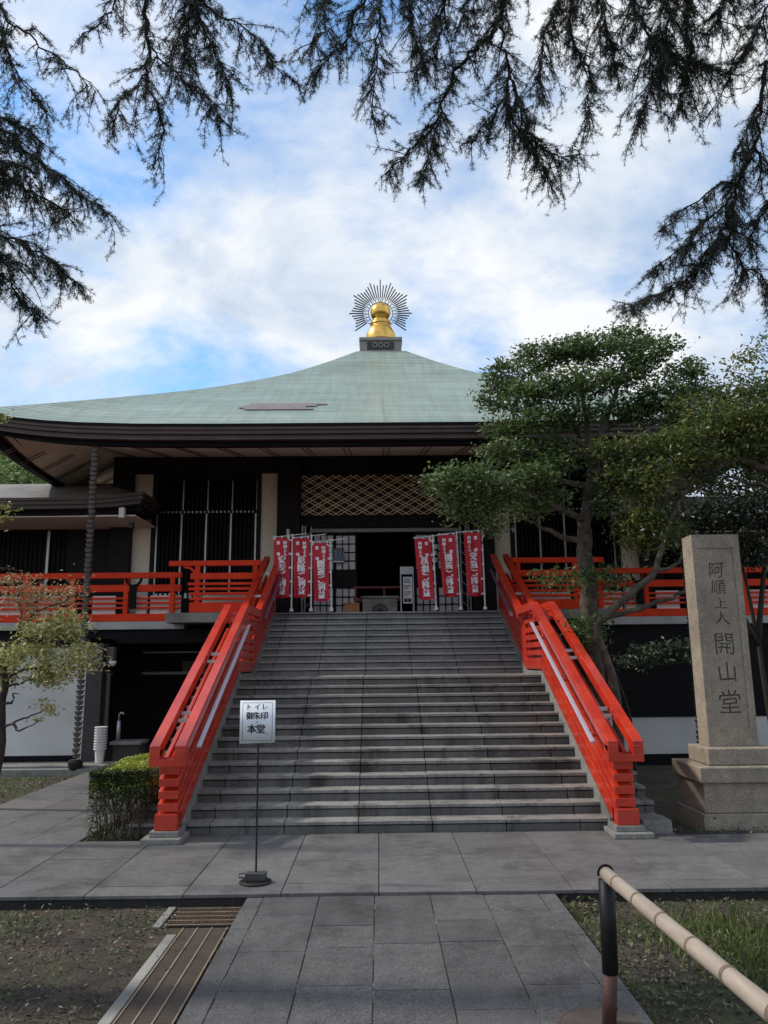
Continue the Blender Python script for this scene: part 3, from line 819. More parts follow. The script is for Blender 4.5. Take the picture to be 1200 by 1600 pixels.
# ---- veranda slab, lower storey
MB().box(-16, -5.0, 20.0, HY-.02, 3.1, 3.3).box(-2.58+.0, mir(-2.58), 20.21, HY+.42, 3.2, 3.44).box(mir(-5.0), 17, 20.0, HY-.02, 3.1, 3.3).build('veranda_slab', 'concrete', hall, .01)
both(lambda f: MB().box(*sx(f, -5.27, -3.34), 19.2, HY-.03, 3.22, 3.46).build('landing_slab', 'concrete2', hall, .01))
both(lambda f: MB().box(*sx(f, -16, -3.34), 20.1, 20.5, 2.74, 3.09).box(*sx(f, -6.4, -3.4), 20.08, 20.098, 2.745, 2.79).build('veranda_beam', 'darker', hall))
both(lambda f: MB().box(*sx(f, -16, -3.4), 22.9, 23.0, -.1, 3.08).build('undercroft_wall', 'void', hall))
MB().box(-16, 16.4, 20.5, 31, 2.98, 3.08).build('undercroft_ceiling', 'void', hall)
# panels seen through the veranda railings
def veranda_panel(f):
    for a, b in ((-9.9, -9.0), (-8.85, -8.3), (-7.45, -6.85), (-6.3, -6.05), (-5.95, -5.15), (-4.6, -3.3)):
        MB().box(*sx(f, a, b), 20.18, 20.22, 3.31, 3.98).build('white_panel', 'white_panel', hall)
both(veranda_panel)

# ================================================================== VERANDA RAILINGS
def veranda_rail(f, label):
    t = thing('veranda_railing', label, 'railing', (f(-5), 20.1, 3.3), 'vermilion railings of the veranda')
    xa, xb = sx(f, -16, -5.12)
    for z0, z1, y0, y1, nm in ((4.42, 4.57, 20.02, 20.15, 'top_rail'), (4.07, 4.25, 20.02, 20.15, 'middle_rail'), (3.305, 3.5, 20.01, 20.16, 'bottom_board')):
        MB().box(xa, xb, y0, y1, z0, z1).build(nm, 'red_matt', t, .01)
    for k in range(3):
        z = 3.63+.125*k; MB().box(xa, xb, 20.05, 20.12, z, z+.05).build('slat', 'red_matt', t, .004)
    for xq in (-14.2, -11.8, -9.15, -7.95, -6.55, -5.35):
        x0, x1 = sx(f, xq-.06, xq+.06); MB().box(x0, x1, 20.03, 20.14, 3.5, 4.42).build('post', 'red_matt', t, .004)
    # dark horned bracket under the top rail
    xq = f(-6.35); m = MB()
    for k in range(12):
        a, b = math.pi+math.pi*k/12, math.pi+math.pi*(k+1)/12
        m.bar((xq+.2*math.cos(a), 20.0, 4.42+.2*math.sin(a)), (xq+.2*math.cos(b), 20.0, 4.42+.2*math.sin(b)), .05, .07, (0, 1, 0))
    m.box(xq-.09, xq+.09, 19.97, 20.018, 3.62, 4.24); m.build('horned_bracket', 'darker', t)
    # return beside the stair, one step higher
    x0, x1 = sx(f, -5.28, -2.95)
    m = MB().box(x0, x1, 19.33, 19.45, 4.64, 4.775); m.build('return_top_rail', 'red_matt', t, .015)
    x0, x1 = sx(f, -4.72, -2.92)
    MB().box(x0, x1, 19.33, 19.45, 4.3, 4.46).build('return_rail', 'red_matt', t, .01)
    MB().box(x0, x1, 19.3, 19.48, 3.47, 3.72).build('return_board', 'red_matt', t, .01)
    for k in range(4):
        z = 3.78+.125*k; x2, x3 = sx(f, -4.72-.02*k, -2.92); MB().box(x2, x3, 19.32, 19.46, z, z+.065).build('return_slat', 'red_matt', t, .004)
    for xq in (-4.55, -3.1):
        x2, x3 = sx(f, xq-.06, xq+.06); MB().box(x2, x3, 19.34, 19.44, 3.72, 4.64).build('post', 'red_matt', t, .004)
    m = MB()
    for k in range(8):      # curled support under the projecting rail end
        a = math.pi*.5*k/8; b = math.pi*.5*(k+1)/8
        m.bar((f(-4.9+.28*math.sin(a)), 19.39, 4.42+.2*math.cos(a)), (f(-4.9+.28*math.sin(b)), 19.39, 4.42+.2*math.cos(b)), .06, .06, (0, 1, 0))
    m.build('curled_support', 'red_matt', t)
veranda_rail(lambda x: x, 'vermilion veranda railing left of the staircase in front of the side hall')
veranda_rail(mir, 'vermilion veranda railing right of the staircase half hidden by the trees')

# ================================================================== SIDE HALLS
def side_hall(f, label, zt, yoff):
    t = thing('side_hall', label, 'building', (f(-11), 21.6, 0))
    x0, x1 = sx(f, -17, -7.52)
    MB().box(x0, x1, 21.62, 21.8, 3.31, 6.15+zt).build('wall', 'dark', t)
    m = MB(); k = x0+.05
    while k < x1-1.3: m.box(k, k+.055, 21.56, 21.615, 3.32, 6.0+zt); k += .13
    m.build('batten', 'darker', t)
    m = MB().box(*sx(f, -9.33, -9.26), 21.53, 21.555, 3.32, 5.95+zt); m.build('pale_frame', 'alu', t)
    # roof: low slope with a stepped eave and a rounded hipped end
    xe = -6.02; V = MB()
    ex0, ex1 = f(-17), f(xe)
    n = 14
    prev = None
    rf = MB()
    for q in range(n+1):
        xx_ = -17+(xe+17)*q/n; u = max(0, (xx_+8.2)/2.18); l = .13*u**2.5
        row = [(f(xx_), 19.4, 6.45+zt+l), (f(xx_), 21.3, 7.2+zt+l*.4), (f(xx_), 22.3, 7.5+zt)]
        if xx_ > -7.5: row = [(f(xx_), 19.4, 6.45+zt+l), (f(xx_), 20.5, 6.85+zt+l*.5), (f(xx_), 21.28, 6.98+zt)]
        if q == n: row = [(f(xe), 19.42, 6.45+zt+l), (f(xe+.02), 20.4, 6.52+zt+l*.5), (f(xe+.02), 21.28, 6.5+zt)]
        if prev:
            for k in range(2): rf.quad(prev[k], row[k], row[k+1], prev[k+1])
        prev = row
    r = rf.build('roof', 'roof_pale', t, 0, True)
    # eave bands
    for (yo, za, zb, mt) in ((19.38, .0, -.07, 'brown'), (19.43, -.071, -.17, 'brown'), (19.48, -.171, -.24, 'brown2'), (19.44, -.241, -.28, 'brown'), (19.66, -.281, -.42, 'darker')):
        m = MB(); pr_ = None
        for q in range(n+1):
            xx_ = -17+(xe-.02*abs(za)*20+17)*q/n; u = max(0, (xx_+8.2)/2.18); l = .13*u**2.5
            row = [(f(xx_), yo, 6.45+zt+za+l), (f(xx_), yo, 6.45+zt+zb+l), (f(xx_), 20.9, 6.45+zt+zb+l), (f(xx_), 20.9, 6.45+zt+za+l)]
            if pr_:
                for k in range(4): m.quad(pr_[k], row[k], row[(k+1) % 4], pr_[(k+1) % 4])
            pr_ = row
        m.quad(*pr_); m.build('eave_band', mt, r)
    MB().box(*sx(f, -17, -6.3), 19.7, 21.6, 6.0+zt, 6.04+zt).build('soffit', 'soffit', r)
    # hanging white lamp below the eave end
    if f(0) == 0:
        l = MB().box(f(-6.6)-.03, f(-6.6)+.03, 19.72, 19.78, 6.12+zt, 6.2+zt).build('eave_lamp', 'iron', t)
        MB().box(f(-6.6)-.07, f(-6.6)+.07, 19.5, 19.64, 5.93+zt, 6.2+zt).build('lamp_shade', 'white_paint', l, .01)
        MB().box(f(-6.42)-.06, f(-6.42)+.06, 19.74, 19.86, 5.7+zt, 5.86+zt).build('speaker_box', 'iron', t, .01)
    return t
sh = side_hall(lambda x: x, 'low side hall with dark battened wall and brown eave left of the main hall', 0, 0)
side_hall(mir, 'dark side hall right of the main hall, mostly behind trees', -.55, 0)
# lower storey at the left: white wall between dark base and lintel, granite pier, downpipe
ls = thing('lower_storey', 'white walled lower storey with dark base beneath the left veranda', 'building', (-10, 18.3, 0))
MB().box(-16, -6.83, 18.3, 18.5, .2, 2.62).build('white_wall', 'white_wall', ls)
MB().box(-16, -6.83, 18.27, 18.5, -.1, .199).build('base_course', 'darker', ls)
MB().box(-16, -6.78, 18.24, 20.09, 2.621, 2.85).build('lintel', 'darker', ls)
MB().box(-6.83, -6.78, 18.25, 18.5, -.1, 2.62).build('edge_trim', 'alu', ls)
MB().box(-6.779, -6.42, 18.26, 18.7, -.1, 2.7).build('pier', 'pier', ls, .008)
MB().tube([(-6.33, 18.45, .0), (-6.33, 18.45, 2.0)], [.05, .05], 12).box(-6.37, -6.29, 18.42, 18.62, 1.98, 2.03).build('downpipe', 'pipe', ls)
MB().box(-6.4, -6.22, 18.4, 18.6, 2.2, 2.62).build('meter_box', 'pipe', ls, .01)
MB().lathe([(.09, 0), (.08, -.05), (.05, -.1), (.01, -.12)], (-6.22, 18.36, 2.3), 16).build('dome_light', 'plastic', ls, 0, True)
MB().box(-6.2, -3.42, 20.6, 20.66, 2.5, 2.54).box(-6.2, -3.42, 20.6, 20.66, 1.95, 2.02).build('shutter_rail', 'pipe', ls)
MB().box(-5.4, -3.5, 21.6, 21.66, 2.0, 2.3).build('sign_fascia', 'khaki', ls)
rw = thing('low_wall', 'low white wall in shade below the right veranda, behind the stone pillar', 'wall', (7, 18, 0))
MB().box(3.9, 17, 18.0, 18.2, .12, .92).build('wall', 'white_wall', rw)
MB().box(3.9, 17, 17.97, 18.22, -.12, .119).build('base_course', 'darker', rw)
MB().box(3.9, 17, 17.98, 18.22, .921, 1.0).build('coping', 'darker', rw)
fence = thing('board_fence', 'dark board screen behind the low white wall under the right veranda', 'fence', (7, 18.4, 0))
m = MB()
for k in range(7): m.box(3.9, 17, 18.4+(k % 2)*.012, 18.43+(k % 2)*.012, .95+k*.255, .95+k*.255+.25)
m.build('board', 'darker', fence)
m = MB()
for k in range(8): m.box(4.0+k*1.8, 4.1+k*1.8, 18.445, 18.54, -.12, 2.74)
m.build('fence_post', 'darker', fence)

# ================================================================== RAIN CHAINS
def rain_chain(x, y, z1, label):
    t = thing('rain_chain', label, 'rain chain', (x, y, 0), 'rain chains under the eave')
    n = int((z1-.05)/.112)
    MB().tube([(x, y, 0), (x, y, z1+.12)], [.018, .018], 6).build('chain_core', 'iron', t)
    src = MB().lathe([(.05, -.045), (.06, -.035), (.085, .03), (.1, .045), (.075, .05), (.05, .03)], (0, 0, 0), 12).build('cup', 'cup_metal', None)
    src.parent = t; src.location = (0, 0, .06)
    for k in range(1, n):
        c = src.copy(); COL.objects.link(c); c.parent = t; c.location = (rnd.uniform(-.008, .008), rnd.uniform(-.008, .008), .06+.112*k)
    MB().lathe([(.12, 0), (.14, .03), (.16, .16), (.15, .2), (.05, .2)], (x, y, .0), 16).build('drain_cup', 'iron', t)
    MB().box(x-.1, x+.1, y-.06, y+.06, z1-.05, z1+.1).build('gutter_outlet', 'pipe', t, .01)
rain_chain(-6.56, 17.36, 7.38, 'long dark rain chain of cups hanging from the eave before the left veranda')
rain_chain(mir(-6.56), 17.36, 7.38, 'dark rain chain hanging behind the stone pillar on the right')

# ================================================================== FLAGS
def flag(px, lean, cloth, text, label, mirror, seed, off):
    x = px; y = 18.95 if not mirror else 18.95
    t = thing('banner_flag', label, 'flag', (x, y, 3.46), 'red banner flags at the top of the stair')
    zt = cloth[1]; zb = cloth[0]
    def px_at(z): return x+lean*(3.46-z)/1.9*-1 if False else x-lean*(z-3.46)/1.9
    MB().tube([(px_at(3.4), y, 3.452), (px_at(zt+.1), y, zt+.1)], [.02, .018], 8).build('pole', 'white_paint', t)
    MB().lathe([(.05, 0), (.05, .05), (.03, .07), (.02, .08)], (px_at(3.46), y, 3.452), 12).build('pole_foot', 'white_paint', t)
    xw = .47
    top = zt+.045
    MB().tube([(px_at(zt)-xw-.02, y-.01, top-.03), (px_at(zt)+.36, y-.01, top+.06)], [.011, .011], 6).build('cross_bar', 'white_paint', t)
    r2 = random.Random(seed); ph = r2.uniform(0, 6); r_a = r2.uniform(-1, 2.5); r_b = r2.uniform(-2, 4)
    def surf(u, z):
        """u 0 at pole .. 1 at the free edge"""
        h = (zt-z)/(zt-zb)
        gath = off*h*.5
        X = px_at(z)-.045-(xw-.05)*u*(1-.05*h*(.4+u))+gath*u
        Yq = y-.04+.045*math.sin((4.2+r_a)*u+ph+2.4*h)*(.3+h)+.028*math.sin((9+r_b)*u-3.5*h+ph)*h+.02*math.sin(7*h+ph)*u
        return Vector((X, Yq, z-.03*math.sin(u*3.1)*h))
    nu, nz = 14, 26; m = MB()
    for i in range(nz+1):
        for j in range(nu+1): m.v.append(tuple(surf(j/nu, zt-(zt-zb)*i/nz)))
    for i in range(nz):
        for j in range(nu): a = i*(nu+1)+j; m.f.append((a, a+1, a+nu+2, a+nu+1))
    c = m.build('banner', 'flag', t, 0, True)
    tabs = MB()
    for z in [zt-.06-(zt-zb-.1)*k/4 for k in range(5)]:
        tabs.box(px_at(z)-.075, px_at(z)+.022, y-.024, y+.024, z-.022, z+.022)
    for u in (.1, .5, .93):
        p = surf(u, zt-.02); tabs.box(p.x-.02, p.x+.02, y-.025, y+.005, zt-.05, zt+.05)
    tabs.build('banner_tab', 'white_paint', c)
    H = zt-zb; cw = xw-.05
    def ux(u): return -u*cw
    items = []
    for k, ch in enumerate(text): items.append((ch, .2, ux(.48), zt-H*(.37+.129*k), mirror, .013))
    for k, ch in enumerate('阿順上人'): items.append((ch, .092, ux(.3 if not mirror else .7), zt-H*(.085+.064*k), mirror, .006))
    for k, ch in enumerate('霊場'): items.append((ch, .09, ux(.7 if not mirror else .3), zt-H*(.085+.19*k), mirror, .006))
    def fn(X, z, l):
        p = surf(min(.99, max(.01, -X/cw)), z); return (p.x, p.y-.012-l, p.z)
    letters(items, 'lettering', 'letter', c, fn)
flag(-2.13, 0, (3.8, 5.27), '安産ご利益', 'red banner reading 安産ご利益, on the pole nearest the left stair railing', False, 1, .03)
flag(-1.65, 0, (3.8, 5.25), '厄除ご利益', 'red banner reading 厄除ご利益, middle flag left of the entrance', False, 2, .03)
flag(-1.15, .03, (3.71, 5.13), '開運ご利益', 'red banner reading 開運ご利益, left of the dark doorway and lower than its neighbours', False, 3, .03)
flag(1.42, .05, (3.72, 5.22), '厄除ご利益', 'red banner seen from behind, next to the white notice stand', True, 4, .06)
flag(2.02, .05, (3.8, 5.3), '開運ご利益', 'red banner seen from behind, middle flag right of the entrance', True, 5, .03)
flag(2.62, .02, (3.8, 5.36), '安産ご利益', 'red banner seen from behind, on the pole nearest the right stair railing', True, 6, .03)

# ================================================================== THINGS AT THE TOP OF THE STAIR
t = thing('incense_stand', 'grey stone stand with round crest at the top of the stair', 'stone stand', (.05, 20.5, 3.45))
MB().box(-.42, .5, 20.3, 20.75, 3.45, 3.86).build('body', 'concrete2', t, .02)
MB().box(-.46, .54, 20.26, 20.79, 3.861, 3.92).build('top_slab', 'kerb', t, .015)
m = MB()
for k in range(16):
    a, b = math.pi*k/16, math.pi*(k+1)/16
    m.bar((.04+.19*math.cos(a), 20.29, 3.5+.19*math.sin(a)), (.04+.19*math.cos(b), 20.29, 3.5+.19*math.sin(b)), .05, .035, (0, 1, 0))
for k in range(5):
    a = math.pi*(k+.5)/5; m.bar((.04, 20.29, 3.52), (.04+.15*math.cos(a), 20.29, 3.5+.15*math.sin(a)), .04, .03, (0, 1, 0))
m.build('crest', 'brown2', t)
t = thing('wooden_box', 'orange wooden box left of the grey stone stand', 'box', (-.68, 20.5, 3.45))
MB().box(-.9, -.5, 20.35, 20.7, 3.45, 3.72).build('body', 'orange_wood', t, .01)
MB().box(-.92, -.48, 20.33, 20.72, 3.721, 3.75).build('lid', 'orange_wood', t, .005)
t = thing('red_barrier', 'thin red barrier rail across the dark doorway', 'barrier', (.1, 21.1, 3.45))
MB().box(-.68, 1.0, 21.08, 21.13, 4.2, 4.25).build('top_rail', 'deep_red', t)
MB().box(-.68, 1.0, 21.09, 21.12, 3.85, 3.94).build('lower_rail', 'deep_red', t)
for x in (-.62, .16, .94): MB().box(x-.025, x+.025, 21.085, 21.125, 3.45, 4.2).build('post', 'deep_red', t)
t = thing('notice_stand', 'white framed notice stand with printed sheets right of the doorway', 'notice stand', (.76, 20.3, 3.45))
m = MB()
for x in (.6, .93): m.bar((x, 20.25, 3.45), (x, 20.42, 4.68), .025, .025, (0, 1, 0))
for x in (.6, .93): m.bar((x, 20.7, 3.45), (x, 20.44, 4.6), .025, .025, (0, 1, 0))
m.build('frame', 'alu', t)
MB().box(.59, .94, 20.4, 20.42, 4.5, 4.7).build('header', 'alu', t)
b = MB().box(.66, .9, 20.33, 20.35, 3.72, 4.42).build('sheet', 'white_paint', t)
m = MB(); r2 = random.Random(5)
for k in range(4):
    for j in range(4):
        zq = 4.36-k*.17-j*.032; m.box(.68, .68+r2.uniform(.1, .2), 20.325, 20.328, zq, zq+.014)
m.box(.69, .76, 20.325, 20.328, 3.76, 3.84).box(.79, .87, 20.325, 20.328, 3.76, 3.84)
m.build('print', 'ink', b)
t = thing('poster', 'blue and white poster on the left sliding doors', 'poster', (-1.1, 21.6, 4.98))
MB().box(-1.29, -.96, 21.63, 21.645, 4.98, 5.4).build('sheet', 'blue_print', t)
m = MB()
for k in range(7):
    x = -1.27+.045*k; m.bar((x, 21.626, 5.0+r2.uniform(0, .1)), (x+r2.uniform(-.04, .06), 21.626, 5.3+r2.uniform(0, .08)), .006, .02, (0, 1, 0))
m.box(-1.28, -.97, 21.624, 21.628, 5.0, 5.03); m.build('print', 'letter', t)
t = thing('hanging_sign', 'narrow dark hanging sign with white characters beside the right doors', 'sign', (1.58, 21.35, 5.0))
MB().box(1.5, 1.68, 21.4, 21.43, 4.85, 5.5).build('board', 'darker', t)
letters([('御', .16, 1.59, 5.38, False, .003), ('朱', .16, 1.59, 5.2, False, .003), ('印', .16, 1.59, 5.0, False, .003)], 'lettering', 'letter', t, lambda x, z, l: (x, 21.395-l, z))
def folded_gate(f, label):
    t = thing('folded_gate', label, 'gate', (f(-1.95), 21.25, 3.45), 'folded grey gates by the entrance')
    for k, xq in enumerate((-2.1, -2.02, -1.86)): MB().box(f(xq)-.02, f(xq)+.02, 21.2, 21.24, 3.45, 5.98-.02*k).build('upright', 'gate_grey', t)
    m = MB()
    for k in range(8): m.bar((f(-2.1), 21.22, 3.6+.28*k), (f(-1.86), 21.22, 3.85+.28*k), .015, .02, (0, 1, 0))
    m.build('scissor_bar', 'gate_grey', t)
folded_gate(lambda x: x, 'folded grey metal gate left of the paper doors')
folded_gate(mir, 'folded grey metal gate right of the paper doors')

# ================================================================== SIGN STAND IN THE PLAZA
t = thing('sign_stand', 'white paper sign on a thin pole with heavy base before the stair', 'sign', (-1.28, 8.5, 0))
MB().tube([(-1.285, 8.5, .06), (-1.29, 8.5, 1.6)], [.011, .011], 8).build('pole', 'iron', t)
MB().lathe([(.165, 0), (.165, .012), (.15, .02), (.02, .025)], (-1.29, 8.5, .002), 32).build('base_plate', 'iron', t)
m = MB().box(-1.39, -1.18, 8.44, 8.56, .028, .1); m.build('weight', 'weight_stone', t, .006)
m = MB().tube([(-1.40, 8.5, .045), (-1.46, 8.5, .05), (-1.46, 8.5, .085), (-1.40, 8.5, .09)], [.007]*4, 6).build('weight_handle', 'iron', t)
sy = 8.485
b = MB(); nn_ = 10
for i in range(nn_+1):
    u = i/nn_; xq = -1.485+.375*u; yq = sy-.016*math.sin(math.pi*u)-.012
    b.v += [(xq, yq, 1.378+.01*u), (xq, yq, 1.822), (xq, yq+.004, 1.378+.01*u), (xq, yq+.004, 1.822)]
for i in range(nn_):
    a = 4*i; b.f += [(a, a+4, a+5, a+1), (a+2, a+3, a+7, a+6), (a+1, a+5, a+7, a+3), (a, a+2, a+6, a+4)]
bd = b.build('sign_board', 'paper', t, 0, True)
MB().box(-1.46, -1.14, sy+.004, sy+.009, 1.39, 1.81).build('backing', 'iron', bd)
def sgn(x, z, l=0):
    u = min(1, max(0, (x+1.485)/.375)); return (x, sy-.016*math.sin(math.pi*u)-.0145-l, z)
it = [(c_, .07, -1.385+.085*k, 1.755, False, .002) for k, c_ in enumerate('トイレ')]+[(c_, .083, -1.38+.078*k, 1.665, False, .003) for k, c_ in enumerate('御朱印')]+[('は', .03, -1.3, 1.6, False, 0), ('本', .1, -1.355, 1.53, False, .004), ('堂', .1, -1.26, 1.53, False, .004), ('です', .022, -1.195, 1.475, False, 0)]
letters(it, 'lettering', 'ink', bd, sgn)
m = MB()
for (xa, xb, za, zb) in ((-1.455, -1.14, 1.795, 1.799), (-1.455, -1.14, 1.405, 1.409), (-1.457, -1.453, 1.405, 1.799), (-1.142, -1.138, 1.405, 1.799)):
    for k in range(8):
        x0 = xa+(xb-xa)*k/8; x1 = xa+(xb-xa)*(k+1)/8; p, q = sgn(x0, za), sgn(x1, za)
        m.quad(p, q, (q[0], q[1], zb), (p[0], p[1], zb))
m.build('border_line', 'ink', bd)

# ================================================================== STONE PILLAR
t = thing('stone_pillar', 'tall inscribed granite pillar on a stepped plinth at the right', 'stone monument', (5.03, 11.3, -.12))
MB().box(4.37, 5.75, 10.95, 11.95, -.2, .145).build('plinth_base', 'monument', t, .012)
MB().box(4.42, 5.7, 11.0, 11.9, .15, .54).build('plinth_body', 'monument', t, .012)
MB().box(4.36, 5.76, 10.93, 11.97, .545, .755).build('plinth_cap', 'monument', t, .018)
MB().box(4.55, 5.5, 11.08, 11.78, .76, .985).build('upper_plinth', 'monument', t, .015)
SX0, SX1, SYF = 4.68, 5.385, 11.32
m = MB().box(SX0, SX1, SYF+.014, SYF+.36, .99, 4.03)
sh_ = m.build('shaft', 'monument', t, .008)
m = MB().box(SX0, SX0+.1, SYF, SYF+.0139, .99, 4.03).box(SX1-.1, SX1, SYF, SYF+.0139, .99, 4.03).box(SX0+.1, SX1-.1, SYF, SYF+.0139, .99, 1.24).box(SX0+.1, SX1-.1, SYF, SYF+.0139, 3.83, 4.03)
m.build('panel_border', 'monument', sh_)
cxm = (SX0+SX1)/2+.005
it = [('阿', .25, cxm-.02, 3.5), ('順', .23, cxm-.01, 3.25), ('上', .19, cxm, 3.02), ('人', .22, cxm, 2.8), ('開', .34, cxm, 2.42), ('山', .3, cxm, 2.02), ('堂', .36, cxm, 1.6)]
DEP = .016
floor_ = MB()
def wob(X, Z): return X+.008*math.sin(Z*23+X*9), Z+.008*math.sin(X*19+Z*3)
for ch, size, x, z in it:
    me = text_mesh(ch, size); xs_ = [v.co.x for v in me.vertices]; zs_ = [v.co.y for v in me.vertices]
    cx, cz = (min(xs_)+max(xs_))/2, (min(zs_)+max(zs_))/2
    n = len(floor_.v)
    for v in me.vertices:
        X, Z = wob(x+v.co.x-cx, z+v.co.y-cz); floor_.v.append((X, SYF+.014+DEP-.001, Z))
    floor_.f += [tuple(n+i for i in p.vertices) for p in me.polygons]
    bm = bmesh.new(); bm.from_mesh(me); bmesh.ops.remove_doubles(bm, verts=bm.verts, dist=2e-5)
    bmesh.ops.dissolve_degenerate(bm, edges=bm.edges, dist=1e-5)
    ret = bmesh.ops.extrude_face_region(bm, geom=bm.faces[:])
    for v in [g for g in ret['geom'] if isinstance(g, bmesh.types.BMVert)]: v.co.z -= .05
    for v in bm.verts:
        X, Z = wob(x+v.co.x-cx, z+v.co.y-cz); v.co = Vector((X, SYF+.014+DEP if v.co.z > -.01 else SYF+.014+DEP-.05, Z))
    bmesh.ops.recalc_face_normals(bm, faces=bm.faces[:])
    bm.to_mesh(me); bm.free()
    cut = bpy.data.objects.new('chisel', me); COL.objects.link(cut)
    sh_.modifiers.clear()
    bo = sh_.modifiers.new('carving', 'BOOLEAN'); bo.operation = 'DIFFERENCE'; bo.object = cut; bo.solver = 'EXACT'
    if 'EXACT' == 'EXACT': bo.use_self = True
    dg = bpy.context.evaluated_depsgraph_get(); dg.update()
    nm = bpy.data.meshes.new_from_object(sh_.evaluated_get(dg)); sh_.modifiers.clear()
    if len(nm.polygons) > len(sh_.data.polygons)+8: sh_.data = nm
    bpy.data.objects.remove(cut)
sh_.data.materials.clear(); sh_.data.materials.append(M['monument'])
for p in sh_.data.polygons: p.material_index = 0
floor_.build('inscription', 'carve', sh_)  # dark sheet at the bottom of the cuts: their shadow as colour
t = thing('stone_block', 'small grey kerb stone beside the foot of the right stair railing', 'stone', (3.62, 10.85, -.1))
MB().box(3.4, 3.8, 10.55, 10.95, -.15, .16).build('block', 'kerb', t, .04)

# ================================================================== BAMBOO HANDRAIL
t = thing('bamboo_handrail', 'bamboo handrail on a black post in the right foreground', 'handrail', (1.44, 5.3, -.03))
pts = [(1.452, 5.33, .855), (1.47, 4.6, .86), (1.5, 3.5, .868), (1.535, 2.4, .875), (1.58, .9, .88)]
def along(y):
    for a, b in zip(pts, pts[1:]):
        if a[1] >= y >= b[1]:
            f = (a[1]-y)/(a[1]-b[1]); return tuple(a[i]+(b[i]-a[i])*f for i in range(3))
ysn = np.linspace(5.33, .95, 50)
br = MB().tube([along(y) for y in ysn], [.0425+.0015*math.sin(i*.9) for i in range(50)], 18).build('bamboo_rail', 'bamboo', t, 0, True)
m = MB()
for y in (5.08, 4.72, 4.36, 3.98, 3.62, 3.24, 2.9, 2.5, 2.1, 1.7):
    p = Vector(along(y)); q = Vector(along(y-.012)); r = Vector(along(y+.014))
    m.tube([r, p, q], [.044, .0465, .044], 18)
m.build('bamboo_node', 'node', br, 0, True)
for k, y in enumerate((5.31, 2.95)):
    x = along(y)[0]
    p = MB().tube([(x-.03, y+.02, -.03), (x-.008, y, .3)], [.044, .046], 16).build('post', 'rust', t, 0, True)
    MB().tube([(x-.01, y, .27), (x, y, .82)], [.05, .05], 16).build('vinyl_sleeve', 'black_vinyl', p, 0, True)
    m = MB()
    for j in range(14):
        a, b_ = math.pi*(-.1+1.2*j/14), math.pi*(-.1+1.2*(j+1)/14)
        m.bar((x+.049*math.cos(a), y, .857+.049*math.sin(a)), (x+.049*math.cos(b_), y, .857+.049*math.sin(b_)), .006, .014, (0, 0, 1) if abs(math.cos(a)) > .7 else (1, 0, 0))
    m.build('saddle_band', 'black_vinyl', p)
t2 = thing('round_cover', 'rusty round ground cover at the foot of the bamboo rail post', 'cover', (1.42, 5.36, -.03))
MB().lathe([(.27, -.02), (.27, .006), (.25, .008), (.245, .004), (.01, .004)], (1.36, 5.3, -.03), 40).build('plate', 'cover_iron', t2)

# ================================================================== DRAIN GRATES
t = thing('drain_grate', 'long brown drain grating running along the left edge of the path', 'drain', (-1.6, 6, -.12))
MB().box(-1.775, -1.365, -2, 7.48, -.16, -.108).build('mesh_panel', 'grate', t)
M['grate_mesh'], _t, _b = new_mat('grate_mesh')
_c = N(_t, 'ShaderNodeTexCoord'); _w = N(_t, 'ShaderNodeTexWave', wave_type='BANDS', bands_direction='Y'); _t.links.new(_c.outputs['Object'], _w.inputs[0])
_w.inputs['Scale'].default_value = 16; _w.inputs['Distortion'].default_value = 0
_q = tmix(_t, 1.0, tramp(_t, _w.outputs['Fac'], [(.25, (.35, .33, .3)), (.6, (1, 1, 1))]), tramp(_t, tnoise(_t, 3, 8), [(.3, (.075, .05, .034)), (.7, (.15, .105, .07))]), 'MULTIPLY')
_t.links.new(_q, _b.inputs['Base Color']); _b.inputs['Roughness'].default_value = .7; tbump(_t, _b, _w.outputs['Fac'], .8, .02)
bpy.data.objects['mesh_panel'].data.materials[0] = M['grate_mesh']
for x in (-1.765, -1.64, -1.51, -1.375): MB().box(x-.006, x+.006, -2, 7.47, -.107, -.1).build('grate_bar', 'grate_bar', t)
MB().box(-1.87, -1.785, -2, 7.3, -.2, -.1).build('concrete_edge', 'concrete2', t, .006)
t = thing('cross_drain', 'short drain grating against the plaza kerb at the path corner', 'drain', (-1.65, 7.8, -.12))
MB().box(-1.98, -1.32, 7.52, 8.08, -.17, -.115).build('sump', 'darker', t)
m = MB()
for k in range(26): m.box(-1.95+k*.0245, -1.94+k*.0245, 7.54, 8.06, -.114, -.106)
m.build('grate_rib', 'grate', t)
for k in range(5): MB().box(-1.96, -1.32, 7.545+.12*k, 7.556+.12*k, -.105, -.099).build('grate_bar', 'grate_bar', t)
MB().box(-2.06, -1.985, 7.5, 8.08, -.2, -.1).build('concrete_edge', 'concrete2', t, .006)

# ================================================================== SMALL THINGS UNDER THE VERANDA
t = thing('bucket_stack', 'tall stack of white plastic buckets beside the dark granite pier', 'buckets', (-6.2, 17.9, .075))
b0 = MB().lathe([(.085, 0), (.112, .29), (.14, .29), (.14, .318), (.02, .32)], (-6.22, 17.85, .076), 20).build('bucket', 'plastic', t)
for k in range(1, 9):
    c = b0.copy(); COL.objects.link(c); c.location = b0.location+Vector((0, 0, .058*k))
t = thing('water_basin', 'dark stone basin with upright tap under the veranda', 'basin', (-5.7, 18.3, 0))
MB().box(-6.05, -5.45, 18.2, 18.7, -.1, .42).build('body', 'pier', t, .02)
MB().box(-6.12, -5.4, 18.12, 18.75, .421, .5).build('rim', 'concrete2', t, .02)
MB().tube([(-5.98, 18.3, .5), (-5.98, 18.3, .95)], [.05, .04], 10).build('stand_pipe', 'alu', t, 0, True)
